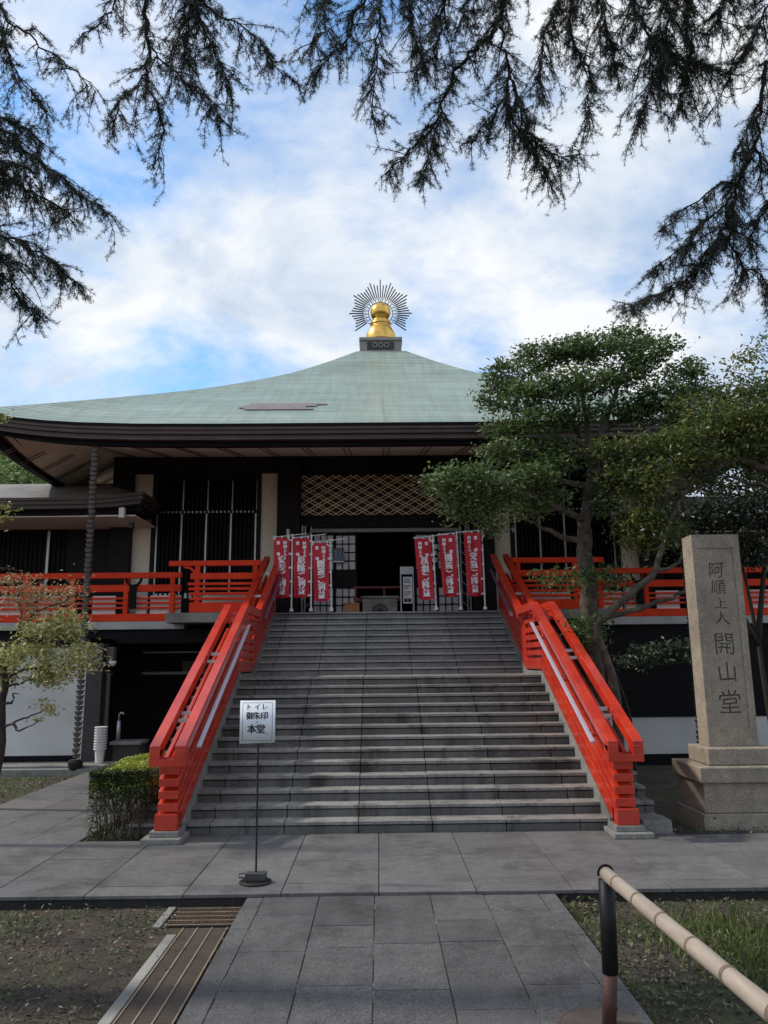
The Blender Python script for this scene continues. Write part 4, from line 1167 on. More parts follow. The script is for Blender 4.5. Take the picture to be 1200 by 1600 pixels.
MB().tube([(-5.98, 18.3, .95), (-5.98, 18.3, 1.08), (-5.95, 18.3, 1.13), (-5.9, 18.3, 1.13), (-5.88, 18.3, 1.08)], [.02]*5, 8).build('tap', 'alu', t, 0, True)

# ================================================================== VEGETATION
def limb(mb, pts, r0, r1, seg=8, wob=.03, sub=4):
    """smooth wobbly tapered limb through pts; returns the sampled points"""
    P = [Vector(p) for p in pts]; out = []
    for i in range(len(P)-1):
        p0, p1, p2, p3 = P[max(i-1, 0)], P[i], P[i+1], P[min(i+2, len(P)-1)]
        for k in range(sub):
            t = k/sub
            q = .5*((2*p1)+(p2-p0)*t+(2*p0-5*p1+4*p2-p3)*t*t+(3*p1-p0-3*p2+p3)*t**3)
            if i or k: q = q+Vector((rnd.uniform(-wob, wob), rnd.uniform(-wob, wob), rnd.uniform(-wob, wob)))
            out.append(q)
    out.append(P[-1]); n = len(out)
    mb.tube(out, [r0+(r1-r0)*(i/(n-1))**.8 for i in range(n)], seg)
    return out
def crown_points(lobes, n, rs_, shell=.55, clump=.24, per=26):
    """leaf points in twig clumps through ellipsoid lobes (cx,cy,cz,rx,ry,rz)"""
    vol = np.array([l[3]*l[4]*l[5] for l in lobes])**.75; vol /= vol.sum(); out = []; cen = []
    for l, w in zip(lobes, vol):
        nc = max(3, int(n*w/per)); d = rs_.normal(size=(nc, 3)); d /= np.linalg.norm(d, axis=1, keepdims=True)
        r = shell+(1-shell)*rs_.uniform(0, 1, (nc, 1))**.6; r = r*(1+rs_.normal(0, .09, (nc, 1)))
        c = np.array(l[:3])+d*r*np.array(l[3:6]); cen.append(c)
        sz = clump*rs_.uniform(.6, 1.3, (nc, 1, 1))
        out.append((c[:, None, :]+rs_.normal(size=(nc, per, 3))*sz*np.array([1, 1, .62])).reshape(-1, 3))
    return np.concatenate(out), np.concatenate(cen)
def A(px, py, Y): return at(px, py, Y)
def lobe(px, py, Y, rpx, rpy, ry):
    c = at(px, py, Y); s = Y/F_PX*1.02
    return (c.x, c.y, c.z, rpx*s, ry, rpy*s)

# ---- the broad evergreen right of the stair
t = thing('evergreen_tree', 'broad evergreen tree with grey trunk right of the staircase', 'tree', (4.05, 14.0, -.12), 'trees right of the stair')
tr = MB(); YT = 14.0
trunk = limb(tr, [(3.93, 14.0, -.2), (3.9, 14, .9), A(925, 1000, 14), A(918, 900, 14), A(912, 830, 14), A(925, 770, 14), A(930, 715, 14)], .2, .11, 14, .025)
bm_ = [
 [A(930, 730, 14), A(905, 690, 13.9), A(870, 690, 13.8), A(835, 705, 13.7)],
 [A(930, 715, 14), A(900, 670, 14), A(860, 650, 14.1), A(800, 640, 14.2), A(765, 625, 14.2)],
 [A(930, 715, 14), A(945, 670, 14.1), A(990, 650, 14.2), A(1050, 630, 14.3), A(1085, 600, 14.3)],
 [A(928, 715, 14), A(915, 650, 14.1), A(905, 600, 14.2), A(880, 550, 14.3)],
 [A(935, 690, 14), A(960, 620, 14.2), A(990, 570, 14.3), A(1010, 535, 14.3)],
 [A(915, 810, 14), A(880, 800, 13.6), A(830, 770, 13.3), A(770, 750, 13.0), A(700, 760, 12.8)],
 [A(918, 800, 14), A(960, 755, 13.7), A(1010, 745, 13.5)],
 [A(925, 760, 14), A(870, 750, 14.4), A(820, 740, 14.6)],
 [A(915, 850, 14), A(860, 830, 13.8), A(815, 810, 13.7)],
 [A(920, 740, 14), A(950, 735, 13.6), A(990, 760, 13.4)],
]
for b in bm_: limb(tr, b, .075, .015, 7, .03)
lobesA = []
rl = random.Random(21)
for (px, py, Yq, a, b) in ((800, 585, 14.2, 40, 26), (845, 560, 14.3, 42, 26), (890, 545, 14.3, 42, 22), (935, 550, 14.2, 40, 24), (975, 535, 14.3, 44, 20), (1020, 550, 14.3, 44, 24), (1065, 580, 14.4, 36, 22), (1095, 615, 14.4, 30, 18),
        (770, 625, 14.2, 26, 22), (815, 625, 13.7, 40, 22), (870, 600, 13.7, 44, 24), (925, 600, 13.8, 40, 24), (985, 590, 13.9, 44, 24), (1040, 610, 14.1, 42, 20), (780, 665, 14.0, 34, 16), (845, 655, 13.6, 46, 18), (910, 645, 13.6, 40, 16), (975, 640, 13.9, 46, 18), (1035, 650, 14.2, 40, 15),
        (800, 700, 13.9, 46, 16), (860, 700, 13.7, 40, 14), (690, 755, 12.8, 36, 22), (735, 745, 12.9, 40, 26), (780, 765, 13.1, 38, 26), (830, 750, 13.5, 44, 20), (745, 800, 13.0, 34, 26), (770, 825, 13.1, 18, 14), (715, 790, 12.9, 26, 20), (820, 790, 13.5, 30, 14), (855, 725, 13.4, 40, 20), (845, 780, 13.4, 36, 20)):
    lobesA.append(lobe(px+rl.uniform(-6, 6), py+rl.uniform(-5, 5), Yq+rl.uniform(-.35, .35), a, b, a*.0095))
lobesA2 = [lobe(960, 770, 13.6, 45, 35, .5), lobe(985, 720, 13.5, 40, 30, .5), lobe(880, 905, 13.6, 40, 14, .3), lobe(945, 905, 13.7, 36, 28, .35), lobe(915, 985, 13.4, 35, 22, .35), lobe(850, 790, 13.6, 30, 18, .4)]
Pp, cen = crown_points(lobesA, 32000, rs, .4, .12, 26)
P2, cen2 = crown_points(lobesA2, 3600, rs, .3, .15, 22)
for c in cen[::9]:
    base = Vector(trunk[-1]) if c[2] > 5.6 else Vector(trunk[-3])
    k = min((q for b in bm_ for q in b), key=lambda q: (q-Vector(c)).length)
    mid = (k+Vector(c))/2+Vector((rnd.uniform(-.1, .1), rnd.uniform(-.1, .1), rnd.uniform(-.12, .05)))
    tr.tube([k, mid, Vector(c)], [.02, .013, .006], 4)
tr.build('trunk', 'bark', t, 0, True)
V, Q = leaf_quads(np.concatenate([Pp, P2]), .1, rs, .35, .42); np_mesh('crown', V, Q, 'leaf_a', t)

# ---- the leaning tree at the right edge
t = thing('leaning_tree', 'leaning tree with bare pale limbs and olive foliage behind the stone pillar', 'tree', (4.5, 13.2, -.12), 'trees right of the stair')
tr = MB()
limb(tr, [(3.98, 13.3, -.2), (4.0, 13.3, 1.6), A(935, 980, 13.2), A(985, 930, 13.1), A(1025, 890, 13.0), A(1040, 830, 13), A(1065, 775, 13), A(1090, 740, 13.0)], .1, .026, 10, .02)
limb(tr, [A(1025, 890, 13), A(1060, 880, 13.2), A(1085, 840, 13.4)], .04, .02, 7)
limb(tr, [A(945, 965, 13.2), A(1000, 950, 13.4), A(1050, 935, 13.5), A(1080, 915, 13.6)], .055, .03, 7)
far = [A(1330, 830, 13.4), A(1270, 790, 13.2)]
limb(tr, [Vector((8.6, 13.6, -.2)), Vector((8.4, 13.5, 3.0)), A(1290, 800, 13.3), A(1200, 735, 13.1), A(1155, 718, 13.0), A(1110, 735, 13), A(1085, 742, 13), A(1055, 742, 13), A(1020, 770, 12.9)], .13, .012, 8, .03)
limb(tr, [A(1290, 800, 13.3), A(1200, 762, 13.0), A(1160, 750, 12.9), A(1130, 738, 12.8), A(1095, 728, 12.8)], .045, .01, 7, .03)
for b in ([A(1155, 718, 13), A(1120, 712, 12.8), A(1085, 702, 12.7)], [A(1200, 735, 13.1), A(1180, 690, 13), A(1140, 660, 13)], [A(1260, 780, 13.2), A(1250, 660, 13.3), A(1190, 600, 13.4), A(1140, 580, 13.5)],
          [A(1090, 742, 13), A(1060, 700, 13), A(1040, 670, 13)], [A(1250, 660, 13.3), A(1215, 590, 13.4), A(1180, 540, 13.5)], [A(1065, 775, 13), A(1050, 790, 13.2), A(1025, 800, 13.2)], [A(1035, 850, 13), A(1010, 865, 13.1), A(985, 860, 13.1)]):
    limb(tr, b, .022, .006, 6, .035)
lobesB = [lobe(1060, 690, 12.9, 55, 28, .6), lobe(1120, 660, 13.0, 70, 34, .7), lobe(1190, 650, 13.2, 70, 40, .8), lobe(1090, 720, 12.8, 60, 18, .5), lobe(1030, 745, 12.8, 35, 30, .45), lobe(1250, 640, 13.3, 80, 60, .9),
          lobe(1165, 690, 13.0, 50, 22, .6), lobe(1015, 800, 13.1, 42, 38, .4), lobe(1190, 605, 13.4, 40, 26, .5)]
lobesB += [lobe(1000, 830, 13.3, 40, 26, .35), lobe(1045, 830, 13.4, 30, 30, .35), lobe(940, 705, 13.4, 30, 18, .4), lobe(1070, 640, 13.6, 40, 24, .5), lobe(1130, 625, 13.6, 40, 22, .5), lobe(1150, 715, 13.2, 60, 16, .5), lobe(1195, 720, 13.4, 40, 24, .5), lobe(1100, 760, 13.4, 40, 12, .4), lobe(975, 745, 13.2, 36, 22, .4), lobe(1000, 700, 12.9, 30, 18, .4)]
lobesB2 = [lobe(1150, 570, 13.5, 26, 14, .4), lobe(1190, 540, 13.5, 22, 20, .4), lobe(1170, 555, 13.5, 18, 10, .3), lobe(1000, 840, 13.2, 36, 30, .3), lobe(1035, 860, 13.3, 30, 20, .3), lobe(1190, 770, 13.6, 30, 30, .4)]
Pp, cen = crown_points(lobesB, 25000, rs, .25, .13, 22)
P2, cen2 = crown_points(lobesB2, 1300, rs, .3, .14, 16)
tr.build('trunk', 'bark', t, 0, True)
V, Q = leaf_quads(np.concatenate([Pp, P2]), .095, rs, .35, .42); np_mesh('crown', V, Q, 'leaf_b', t)

# ---- dark trees behind, at the right edge and behind the pillar
def bushy(name, label, cat, base, lobes, n, mat, size, stems, group=None, clump=.16):
    t = thing(name, label, cat, base, group)
    tr = MB()
    for s in stems: limb(tr, s, .07 if 'tree' in name else .03, .01, 6, .02)
    Pp, cen = crown_points(lobes, n, rs, .2, clump, 22)
    for c in cen[::6]:
        k = min((Vector(q) for s in stems for q in s), key=lambda q: (q-Vector(c)).length)
        tr.tube([k, (k+Vector(c))/2+Vector((0, 0, -.05)), Vector(c)], [.016, .011, .006], 4)
    tr.build('trunk' if 'tree' in name else 'stem', 'bark_dark', t, 0, True)
    V, Q = leaf_quads(Pp, size, rs, .35, .42); np_mesh('crown' if 'tree' in name else 'foliage', V, Q, mat, t)
bushy('dark_tree', 'dark evergreen tree beyond the pale limbs at the right edge', 'tree', (8.0, 16.2, -.12),
      [lobe(1120, 800, 16, 60, 30, .7), lobe(1180, 760, 16.2, 60, 40, .8), lobe(1150, 840, 16, 50, 35, .6), lobe(1230, 800, 16, 60, 60, .9), lobe(1060, 815, 16.2, 30, 30, .5), lobe(1190, 860, 15.6, 30, 30, .5), lobe(1170, 715, 16.4, 50, 30, .8), lobe(1110, 755, 16.4, 36, 26, .6), lobe(1210, 690, 16.4, 50, 50, .9), lobe(1150, 800, 16.4, 60, 24, .7)], 10500, 'leaf_dark', .12,
      [[(8.0, 16.2, -.2), (7.9, 16.2, 2.5), A(1150, 840, 16), A(1130, 800, 16)], [(7.9, 16.2, 2.5), A(1200, 820, 16), A(1200, 760, 16)], [(7.9, 16.2, 2.5), A(1100, 860, 16), A(1060, 815, 16.2)]], 'trees right of the stair')
bushy('evergreen_shrub', 'low dark evergreen shrub with bare curved limb left of the stone pillar', 'shrub', (4.6, 14.5, -.12),
      [lobe(1020, 1020, 14.5, 40, 13, .35), lobe(1062, 1018, 14.5, 40, 16, .35), lobe(985, 1035, 14.5, 20, 9, .25)], 1500, 'leaf_shrub', .1,
      [[(4.6, 14.5, -.2), (4.62, 14.5, .9), A(965, 1052, 14.5), A(990, 1045, 14.4), A(1015, 1030, 14.4), A(1060, 1037, 14.4)], [A(1000, 1036, 14.4), A(1003, 1025, 14.4), A(1010, 1010, 14.4)]], None, .1)

# ---- small yellowing tree at the left edge
t = thing('yellowing_tree', 'small layered tree with yellowing leaves at the left edge before the white wall', 'tree', (-6.3, 12.9, -.12))
tr = MB(); Y = 12.8
limb(tr, [(-6.25, 12.9, -.2), A(0, 1180, Y), A(3, 1100, Y), A(8, 1060, Y), A(-10, 1000, Y)], .075, .05, 9, .012)
st_ = [[A(6, 1075, Y), A(25, 1070, 12.7), A(45, 1062, 12.6), A(60, 1057, 12.6)], [A(8, 1065, Y), A(40, 1045, 12.6), A(90, 1040, 12.5), A(130, 1035, 12.5)], [A(-5, 1030, Y), A(30, 985, 12.6), A(32, 950, 12.6), A(28, 930, 12.6)],
       [A(30, 985, 12.6), A(45, 970, 12.6), A(60, 955, 12.6), A(100, 940, 12.5), A(120, 930, 12.5)], [A(-5, 1010, Y), A(60, 1000, 12.7), A(120, 995, 12.7)],
       [A(2, 1140, Y), A(20, 1130, 12.7), A(50, 1118, 12.6), A(75, 1105, 12.6)], [A(20, 1130, 12.7), A(30, 1142, 12.6), A(58, 1128, 12.6)], [A(3, 1100, Y), A(18, 1098, 12.7), A(22, 1085, 12.7), A(30, 1084, 12.7)]]
for s in st_: limb(tr, s, .028, .006, 6, .02)
tr.build('trunk', 'bark_dark', t, 0, True)
lobesP = [lobe(85, 985, 12.6, 55, 16, .4), lobe(50, 1020, 12.6, 45, 14, .4), lobe(120, 1028, 12.5, 32, 22, .35), lobe(75, 1048, 12.6, 50, 13, .35), lobe(10, 1030, 12.9, 30, 28, .4), lobe(70, 1062, 12.6, 30, 8, .25), lobe(100, 965, 12.6, 30, 8, .3), lobe(5, 1060, 12.8, 15, 14, .2)]
lobesP2 = [lobe(68, 1102, 12.6, 17, 10, .15), lobe(55, 1122, 12.6, 14, 6, .12), lobe(82, 1108, 12.6, 6, 4, .08)]
Pp, _c = crown_points(lobesP, 5200, rs, .1, .1, 18); P2, _c = crown_points(lobesP2, 130, rs, .1, .06, 10)
V, Q = leaf_quads(np.concatenate([Pp, P2]), .085, rs, .2, .38, .35); np_mesh('crown', V, Q, 'leaf_pale', t)
lobesR = [lobe(40, 935, 12.6, 45, 26, .3), lobe(20, 910, 12.6, 30, 14, .3), lobe(90, 930, 12.6, 40, 16, .3), lobe(110, 915, 12.6, 20, 10, .2), lobe(60, 960, 12.6, 40, 8, .3)]
Pp, _c = crown_points(lobesR, 1500, rs, .1, .12, 14)
V, Q = leaf_quads(Pp, .07, rs, .2, .4, .3); np_mesh('rusty_crown', V, Q, 'leaf_rust', t)
# sprigs of another tree just outside the left edge
t = thing('yellow_green_tree', 'yellow green leafy sprigs reaching in at the left edge by the eave', 'tree', (-6.6, 10.5, -.12))
tr = MB(); limb(tr, [(-6.6, 10.5, -.2), (-6.5, 10.5, 2.2), (-6.2, 10.5, 4.6), (-6.0, 10.5, 5.6)], .1, .05, 8)
for s in ([(-6.2, 10.5, 4.4), A(-30, 800, 10.4), A(20, 795, 10.4), A(38, 788, 10.4)], [(-6.0, 10.5, 5.5), A(-20, 650, 10.4), A(8, 648, 10.4)], [(-6.4, 10.5, 3.2), A(-20, 890, 10.4), A(30, 892, 10.4)]): limb(tr, s, .03, .006, 6, .01)
tr.build('trunk', 'bark_dark', t, 0, True)
Pp, _c = crown_points([lobe(10, 795, 10.4, 22, 9, .15), lobe(-30, 800, 10.4, 40, 25, .4), lobe(2, 650, 10.4, 9, 5, .1), lobe(-30, 660, 10.4, 25, 20, .3)], 700, rs, .1, .07, 14)
V, Q = leaf_quads(Pp, .075, rs, .3, .42); np_mesh('crown', V, Q, 'leaf_yg', t)

# ---- clipped azalea hedge
t = thing('clipped_hedge', 'clipped azalea hedge with bright top and bare stems beside the left stair railing', 'hedge', (-3.4, 11.1, -.12))
hx0, hx1, hy0, hy1 = -3.82, -3.0, 10.6, 12.2
n = 8000
P = np.stack([rs.uniform(hx0, hx1, n), rs.uniform(hy0, hy1, n), np.zeros(n)], 1)
ed = np.minimum.reduce([P[:, 0]-hx0, hx1-P[:, 0], P[:, 1]-hy0, hy1-P[:, 1]])
topz = .86+.05*(P[:, 1]-hy0)/1.6*1.2-np.clip(.2-ed, 0, 1)**1.5*2.2+.025*np.sin(P[:, 0]*9)*np.sin(P[:, 1]*7)
P[:, 2] = topz-rs.exponential(.035, n)
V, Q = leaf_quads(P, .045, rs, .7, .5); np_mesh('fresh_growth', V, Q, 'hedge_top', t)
n = 9500
P = np.stack([rs.uniform(hx0, hx1, n), rs.uniform(hy0, hy1, n), rs.uniform(0, 1, n)], 1)
sd_ = rs.rand(n)
P[:, 0] = np.where(sd_ < .3, hx0+rs.exponential(.06, n), P[:, 0]); P[:, 1] = np.where((sd_ > .3) & (sd_ < .85), hy0+rs.exponential(.08, n), P[:, 1])
P[:, 2] = np.where(rs.rand(n) < .72, .84-rs.exponential(.16, n), rs.uniform(-.1, .8, n))
keep = (P[:, 2] > -.1) & ((P[:, 2] > .45) | (P[:, 0] < hx0+.22) | (P[:, 2] < .12))
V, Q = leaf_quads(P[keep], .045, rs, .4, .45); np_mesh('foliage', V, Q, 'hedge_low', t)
tr = MB()
for k in range(46):
    bx, by = rnd.uniform(hx0+.12, hx1-.1), rnd.uniform(hy0+.06, hy0+.9)
    tx, ty = bx+rnd.uniform(-.3, .3), by+rnd.uniform(-.2, .25)
    tx = min(max(tx, hx0+.03), hx1-.03); ty = max(ty, hy0+.03)
    pts_ = limb(tr, [(bx, by, -.15), (bx+(tx-bx)*.2+rnd.uniform(-.06, .06), by+(ty-by)*.2, .2), (bx+(tx-bx)*.7+rnd.uniform(-.08, .08), by+(ty-by)*.7, .5), (tx, ty, .82)], .014, .005, 5, .012, 3)
    for q in range(2):
        s0 = pts_[rnd.randint(3, len(pts_)-3)]; limb(tr, [s0, s0+Vector((rnd.uniform(-.12, .12), rnd.uniform(-.1, .1), .12)), s0+Vector((rnd.uniform(-.2, .2), rnd.uniform(-.12, .12), .3))], .007, .003, 4, .008, 2)
tr.build('stem', 'bark', t, 0, True)

# ---- deodar cedars whose branches hang into the top of the picture
def cedar(name_label, base, trunk, limbs, seed):
    t = thing('cedar_tree', name_label, 'tree', base, 'cedars over the forecourt')
    r = random.Random(seed); rsn = np.random.RandomState(seed)
    tr = MB(); limb(tr, trunk, .26, .1, 10, .02)
    tufts = []; tdirs = []
    for (pts_, r0, dens, spread) in limbs:
        main = limb(tr, pts_, r0*.8, .005, 6, .03, 5)
        L = sum((b-a).length for a, b in zip(main, main[1:])); n2 = int(L/.05*dens)
        cum = [0]
        for a, b in zip(main, main[1:]): cum.append(cum[-1]+(b-a).length)
        for q in range(n2):
            s = L*(.06+.94*(q+r.random())/n2); i = max(j for j in range(len(cum)) if cum[j] <= s); i = min(i, len(main)-2)
            f = (s-cum[i])/max(1e-6, cum[i+1]-cum[i]); p = main[i].lerp(main[i+1], f); d = (main[i+1]-main[i]).normalized()
            side = Vector((r.uniform(-1, 1), r.uniform(-1, 1), r.uniform(-.7, .5))).normalized()
            v = (d*r.uniform(.3, 1.0)+side*r.uniform(.6, 1.2)+Vector((0, 0, -.15))).normalized()
            ln = r.choice((.14, .24, .38, .55, .8))*r.uniform(.8, 1.25)*max(.25, spread)*(1.1-.55*s/L)
            tp = [p]; nseg = max(3, int(ln/.085)); dr = r.uniform(.06, .24)
            for k in range(nseg):
                v = (v+Vector((r.uniform(-.26, .26), r.uniform(-.26, .26), r.uniform(-.2, .16)-dr*.8))).normalized(); tp.append(tp[-1]+v*ln/nseg)
            tr.tube(tp, [.0065-.0042*k/nseg for k in range(nseg+1)], 4)
            bare = r.random() < .25
            for k in range(1, nseg+1):
                for w in range(r.choice((0, 0, 1, 1)) if bare else r.choice((1, 1, 2, 2))):
                    b0 = tp[k-1].lerp(tp[k], r.random()); v3 = (v*.6+Vector((r.uniform(-1, 1), r.uniform(-1, 1), r.uniform(-.9, .4)))*.8).normalized()
                    l3 = r.uniform(.04, .19); e3 = b0+v3*l3+Vector((0, 0, -.2*l3))
                    tr.tube([b0, e3], [.003, .0018], 3)
                    m_ = max(2, int(l3/.034))
                    for z in range(m_):
                        if r.random() < .88: tufts.append(b0.lerp(e3, (z+.6)/m_)); tdirs.append((e3-b0).normalized())
                tufts.append(tp[k]); tdirs.append(v.copy())
    tr.build('limbs', 'cedar_bark', t, 0, False)
    P = np.array([tuple(p) for p in tufts]); D = np.array([tuple(d) for d in tdirs]); k = 11
    P = np.repeat(P, k, 0)+rsn.normal(0, .009, (len(P)*k, 3)); D = np.repeat(D, k, 0)
    d = D*.55+rsn.normal(size=P.shape)*.62; d /= np.linalg.norm(d, axis=1, keepdims=True)
    w = np.cross(d, rsn.normal(size=P.shape)); w /= np.linalg.norm(w, axis=1, keepdims=True)
    Ln = rsn.uniform(.026, .056, (len(P), 1)); wd = .0047
    V = np.stack([P-w*wd*.5, P+w*wd*.5, P+d*Ln], 1).reshape(-1, 3)
    np_mesh('needles', V, np.arange(len(V)).reshape(-1, 3), 'cedar', t)
    return len(tufts)
def PX(*l): return [at(*q) for q in l]
Ty = Vector((-5.6, 6.4, 0))
cedar('cedar at the left with dark drooping branches in the upper left corner', (-5.6, 6.4, -.12), [(-5.6, 6.4, -.2), (-5.55, 6.4, 4), (-5.6, 6.4, 9), (-5.5, 6.4, 13)], [
    (PX((-250, 60, 6.6), (-60, 170, 6.8), (20, 215, 6.9), (90, 275, 7.0), (165, 333, 7.1)), .03, 1.75, .95),
    (PX((-250, 150, 6.4), (-60, 240, 6.6), (10, 275, 6.7), (60, 305, 6.8), (110, 335, 6.9)), .025, 1.9, .9),
    (PX((-250, 240, 6.5), (-60, 330, 6.7), (0, 365, 6.8), (60, 395, 6.9), (118, 440, 7.0)), .025, 1.9, .8),
    (PX((-250, 280, 6.3), (-60, 400, 6.5), (-5, 425, 6.6), (30, 455, 6.7), (55, 500, 6.8)), .022, 1.7, .6),
    (PX((-250, -150, 6.6), (-40, -40, 6.8), (12, 30, 6.9), (55, 65, 7.0), (110, 105, 7.1), (150, 145, 7.2)), .022, .85, 1.0),
    (PX((-40, -40, 6.8), (5, 60, 6.9), (30, 120, 7.0), (75, 175, 7.0)), .015, .95, .9),
    (PX((-250, 120, 6.2), (-80, 215, 6.3), (-10, 250, 6.4), (40, 262, 6.4)), .02, 2.2, 1.0),
    (PX((-200, 300, 6.2), (-60, 370, 6.3), (-10, 395, 6.4), (30, 410, 6.4)), .02, 2.2, .9),
    (PX((-140, 90, 6.6), (-20, 175, 6.6), (25, 195, 6.6), (70, 225, 6.6)), .016, 1.7, .7)], 11)
cedar('cedar behind the camera with dark drooping branches at the top centre', (2.6, -2.6, -.12), [(2.6, -2.6, -.2), (2.6, -2.6, 4), (2.55, -2.6, 9), (2.5, -2.6, 15)], [
    ([Vector((2.5, -2.6, 12)), at(500, -900, 5.0), at(235, -150, 6.6)]+PX((228, 0, 6.8), (233, 80, 6.9), (228, 120, 7.0), (250, 190, 7.0), (252, 262, 7.1)), .05, 1.0, 1.0),
    (PX((235, -150, 6.6), (290, -40, 6.8), (330, 15, 6.9), (385, 45, 7.0), (445, 120, 7.1)), .025, 1.3, 1.0),
    (PX((235, -150, 6.6), (200, -30, 6.8), (165, 25, 6.8), (125, 60, 6.8)), .018, .8, .8),
    (PX((229, 115, 7.0), (195, 150, 7.0), (172, 190, 7.0)), .012, 1.3, .8),
    (PX((232, 70, 6.9), (285, 125, 6.9), (325, 150, 6.9), (350, 190, 6.9)), .013, 1.4, .85),
    (PX((300, -30, 6.8), (320, 50, 6.8), (345, 100, 6.9), (360, 140, 6.9)), .013, 1.6, .9),
    ([Vector((2.5, -2.6, 12)), at(900, -900, 5.0), at(800, -140, 6.4)]+PX((787, 0, 6.6), (770, 50, 6.7), (735, 85, 6.8), (700, 135, 6.9), (680, 195, 7.0), (640, 235, 7.0), (603, 272, 7.1)), .055, 1.45, .75),
    (PX((780, 40, 6.7), (793, 95, 6.8), (808, 150, 6.9), (822, 200, 6.9), (855, 235, 7.0), (908, 240, 7.1)), .02, 1.6, .8),
    (PX((800, 110, 6.8), (790, 165, 6.9), (825, 225, 6.9), (862, 285, 7.0)), .014, 1.7, .7),
    (PX((690, 160, 6.9), (672, 220, 6.9), (660, 280, 6.9)), .012, 1.6, .6),
    (PX((795, 140, 6.8), (765, 190, 6.8), (725, 225, 6.8)), .012, 1.5, .6),
    (PX((800, -140, 6.4), (640, -60, 6.6), (565, 0, 6.8), (545, 60, 6.9), (490, 118, 7.0)), .03, 1.35, .9),
    (PX((600, -40, 6.7), (590, 50, 6.8), (585, 120, 6.9), (582, 185, 7.0)), .016, 1.2, .7),
    (PX((690, -80, 6.6), (640, 10, 6.8), (650, 70, 6.8), (665, 110, 6.9)), .02, 1.6, .9),
    (PX((560, -90, 6.6), (500, -20, 6.8), (510, 40, 6.9), (480, 70, 6.9)), .016, 1.5, .9),
    (PX((860, -90, 6.6), (745, -20, 6.8), (720, 40, 6.9)), .016, 1.5, .9),
    (PX((330, -90, 6.6), (300, 0, 6.8), (290, 60, 6.9), (300, 110, 6.9)), .014, 1.5, .9),
    (PX((740, -100, 6.5), (700, 0, 6.7), (690, 50, 6.7), (680, 90, 6.8)), .02, 1.5, .9)], 12)
cedar('cedar at the right with dark drooping branches in the upper right corner', (6.2, 5.6, -.12), [(6.2, 5.6, -.2), (6.2, 5.6, 4), (6.15, 5.6, 9), (6.1, 5.6, 14)], [
    ([Vector((6.15, 5.6, 10.5)), at(1200, -250, 6.2), at(1000, -100, 6.5)]+PX((900, -20, 6.8), (895, 60, 6.9), (920, 120, 7.0), (922, 195, 7.1)), .04, 1.7, .9),
    (PX((1000, -100, 6.5), (990, 0, 6.8), (1012, 60, 6.9), (1018, 120, 7.0), (1000, 180, 7.0)), .025, 1.9, .95),
    (PX((1010, 50, 6.9), (1050, 85, 6.9), (1090, 100, 7.0), (1142, 118, 7.1)), .016, 2.2, .9),
    (PX((1200, -250, 6.2), (1090, -40, 6.6), (1075, 30, 6.8), (1080, 100, 6.9), (1060, 170, 7.0)), .025, 2.0, .9),
    (PX((900, -20, 6.8), (860, 30, 6.8), (845, 90, 6.9), (843, 150, 7.0)), .018, 1.8, .8),
    (PX((1200, -250, 6.2), (1160, -60, 6.5), (1130, 0, 6.7), (1110, 50, 6.8)), .02, 2.0, .9),
    (PX((950, -80, 6.6), (940, 0, 6.8), (955, 60, 6.9), (960, 110, 6.9)), .018, 2.0, .9),
    (PX((1060, -80, 6.6), (1040, -10, 6.8), (1045, 50, 6.9), (1030, 120, 6.9)), .018, 2.2, .9),
    ([Vector((6.15, 5.6, 7.2)), at(1330, -20, 6.3)]+PX((1215, 70, 6.5), (1196, 120, 6.6), (1185, 190, 6.7), (1176, 235, 6.8), (1150, 275, 6.9), (1090, 310, 7.0), (1030, 362, 7.1)), .04, 1.05, .75),
    (PX((1172, 245, 6.8), (1150, 300, 6.9), (1135, 350, 7.0), (1100, 400, 7.0), (1060, 445, 7.1), (975, 482, 7.2)), .022, 2.0, .7),
    (PX((1150, 290, 6.9), (1110, 340, 7.0), (1060, 390, 7.0), (1015, 425, 7.1)), .014, 1.9, .7),
    (PX((1138, 345, 7.0), (1150, 400, 7.0), (1200, 440, 7.0), (1240, 500, 7.0)), .016, 1.9, .7),
    (PX((1180, 230, 6.8), (1200, 270, 6.8), (1240, 310, 6.8)), .02, 1.6, .7),
    (PX((1190, 160, 6.7), (1170, 200, 6.7), (1145, 250, 6.7)), .008, .8, .45),
    (PX((1330, 300, 6.4), (1230, 300, 6.7), (1190, 330, 6.8), (1170, 380, 6.9)), .02, 1.8, .7),
    (PX((1330, -20, 6.3), (1220, -20, 6.6), (1180, 50, 6.8), (1160, 90, 6.9)), .02, 1.5, .9),
    (PX((1230, 60, 6.6), (1160, 132, 6.8), (1125, 160, 6.9), (1092, 188, 7.0)), .006, .0, .1)], 13)

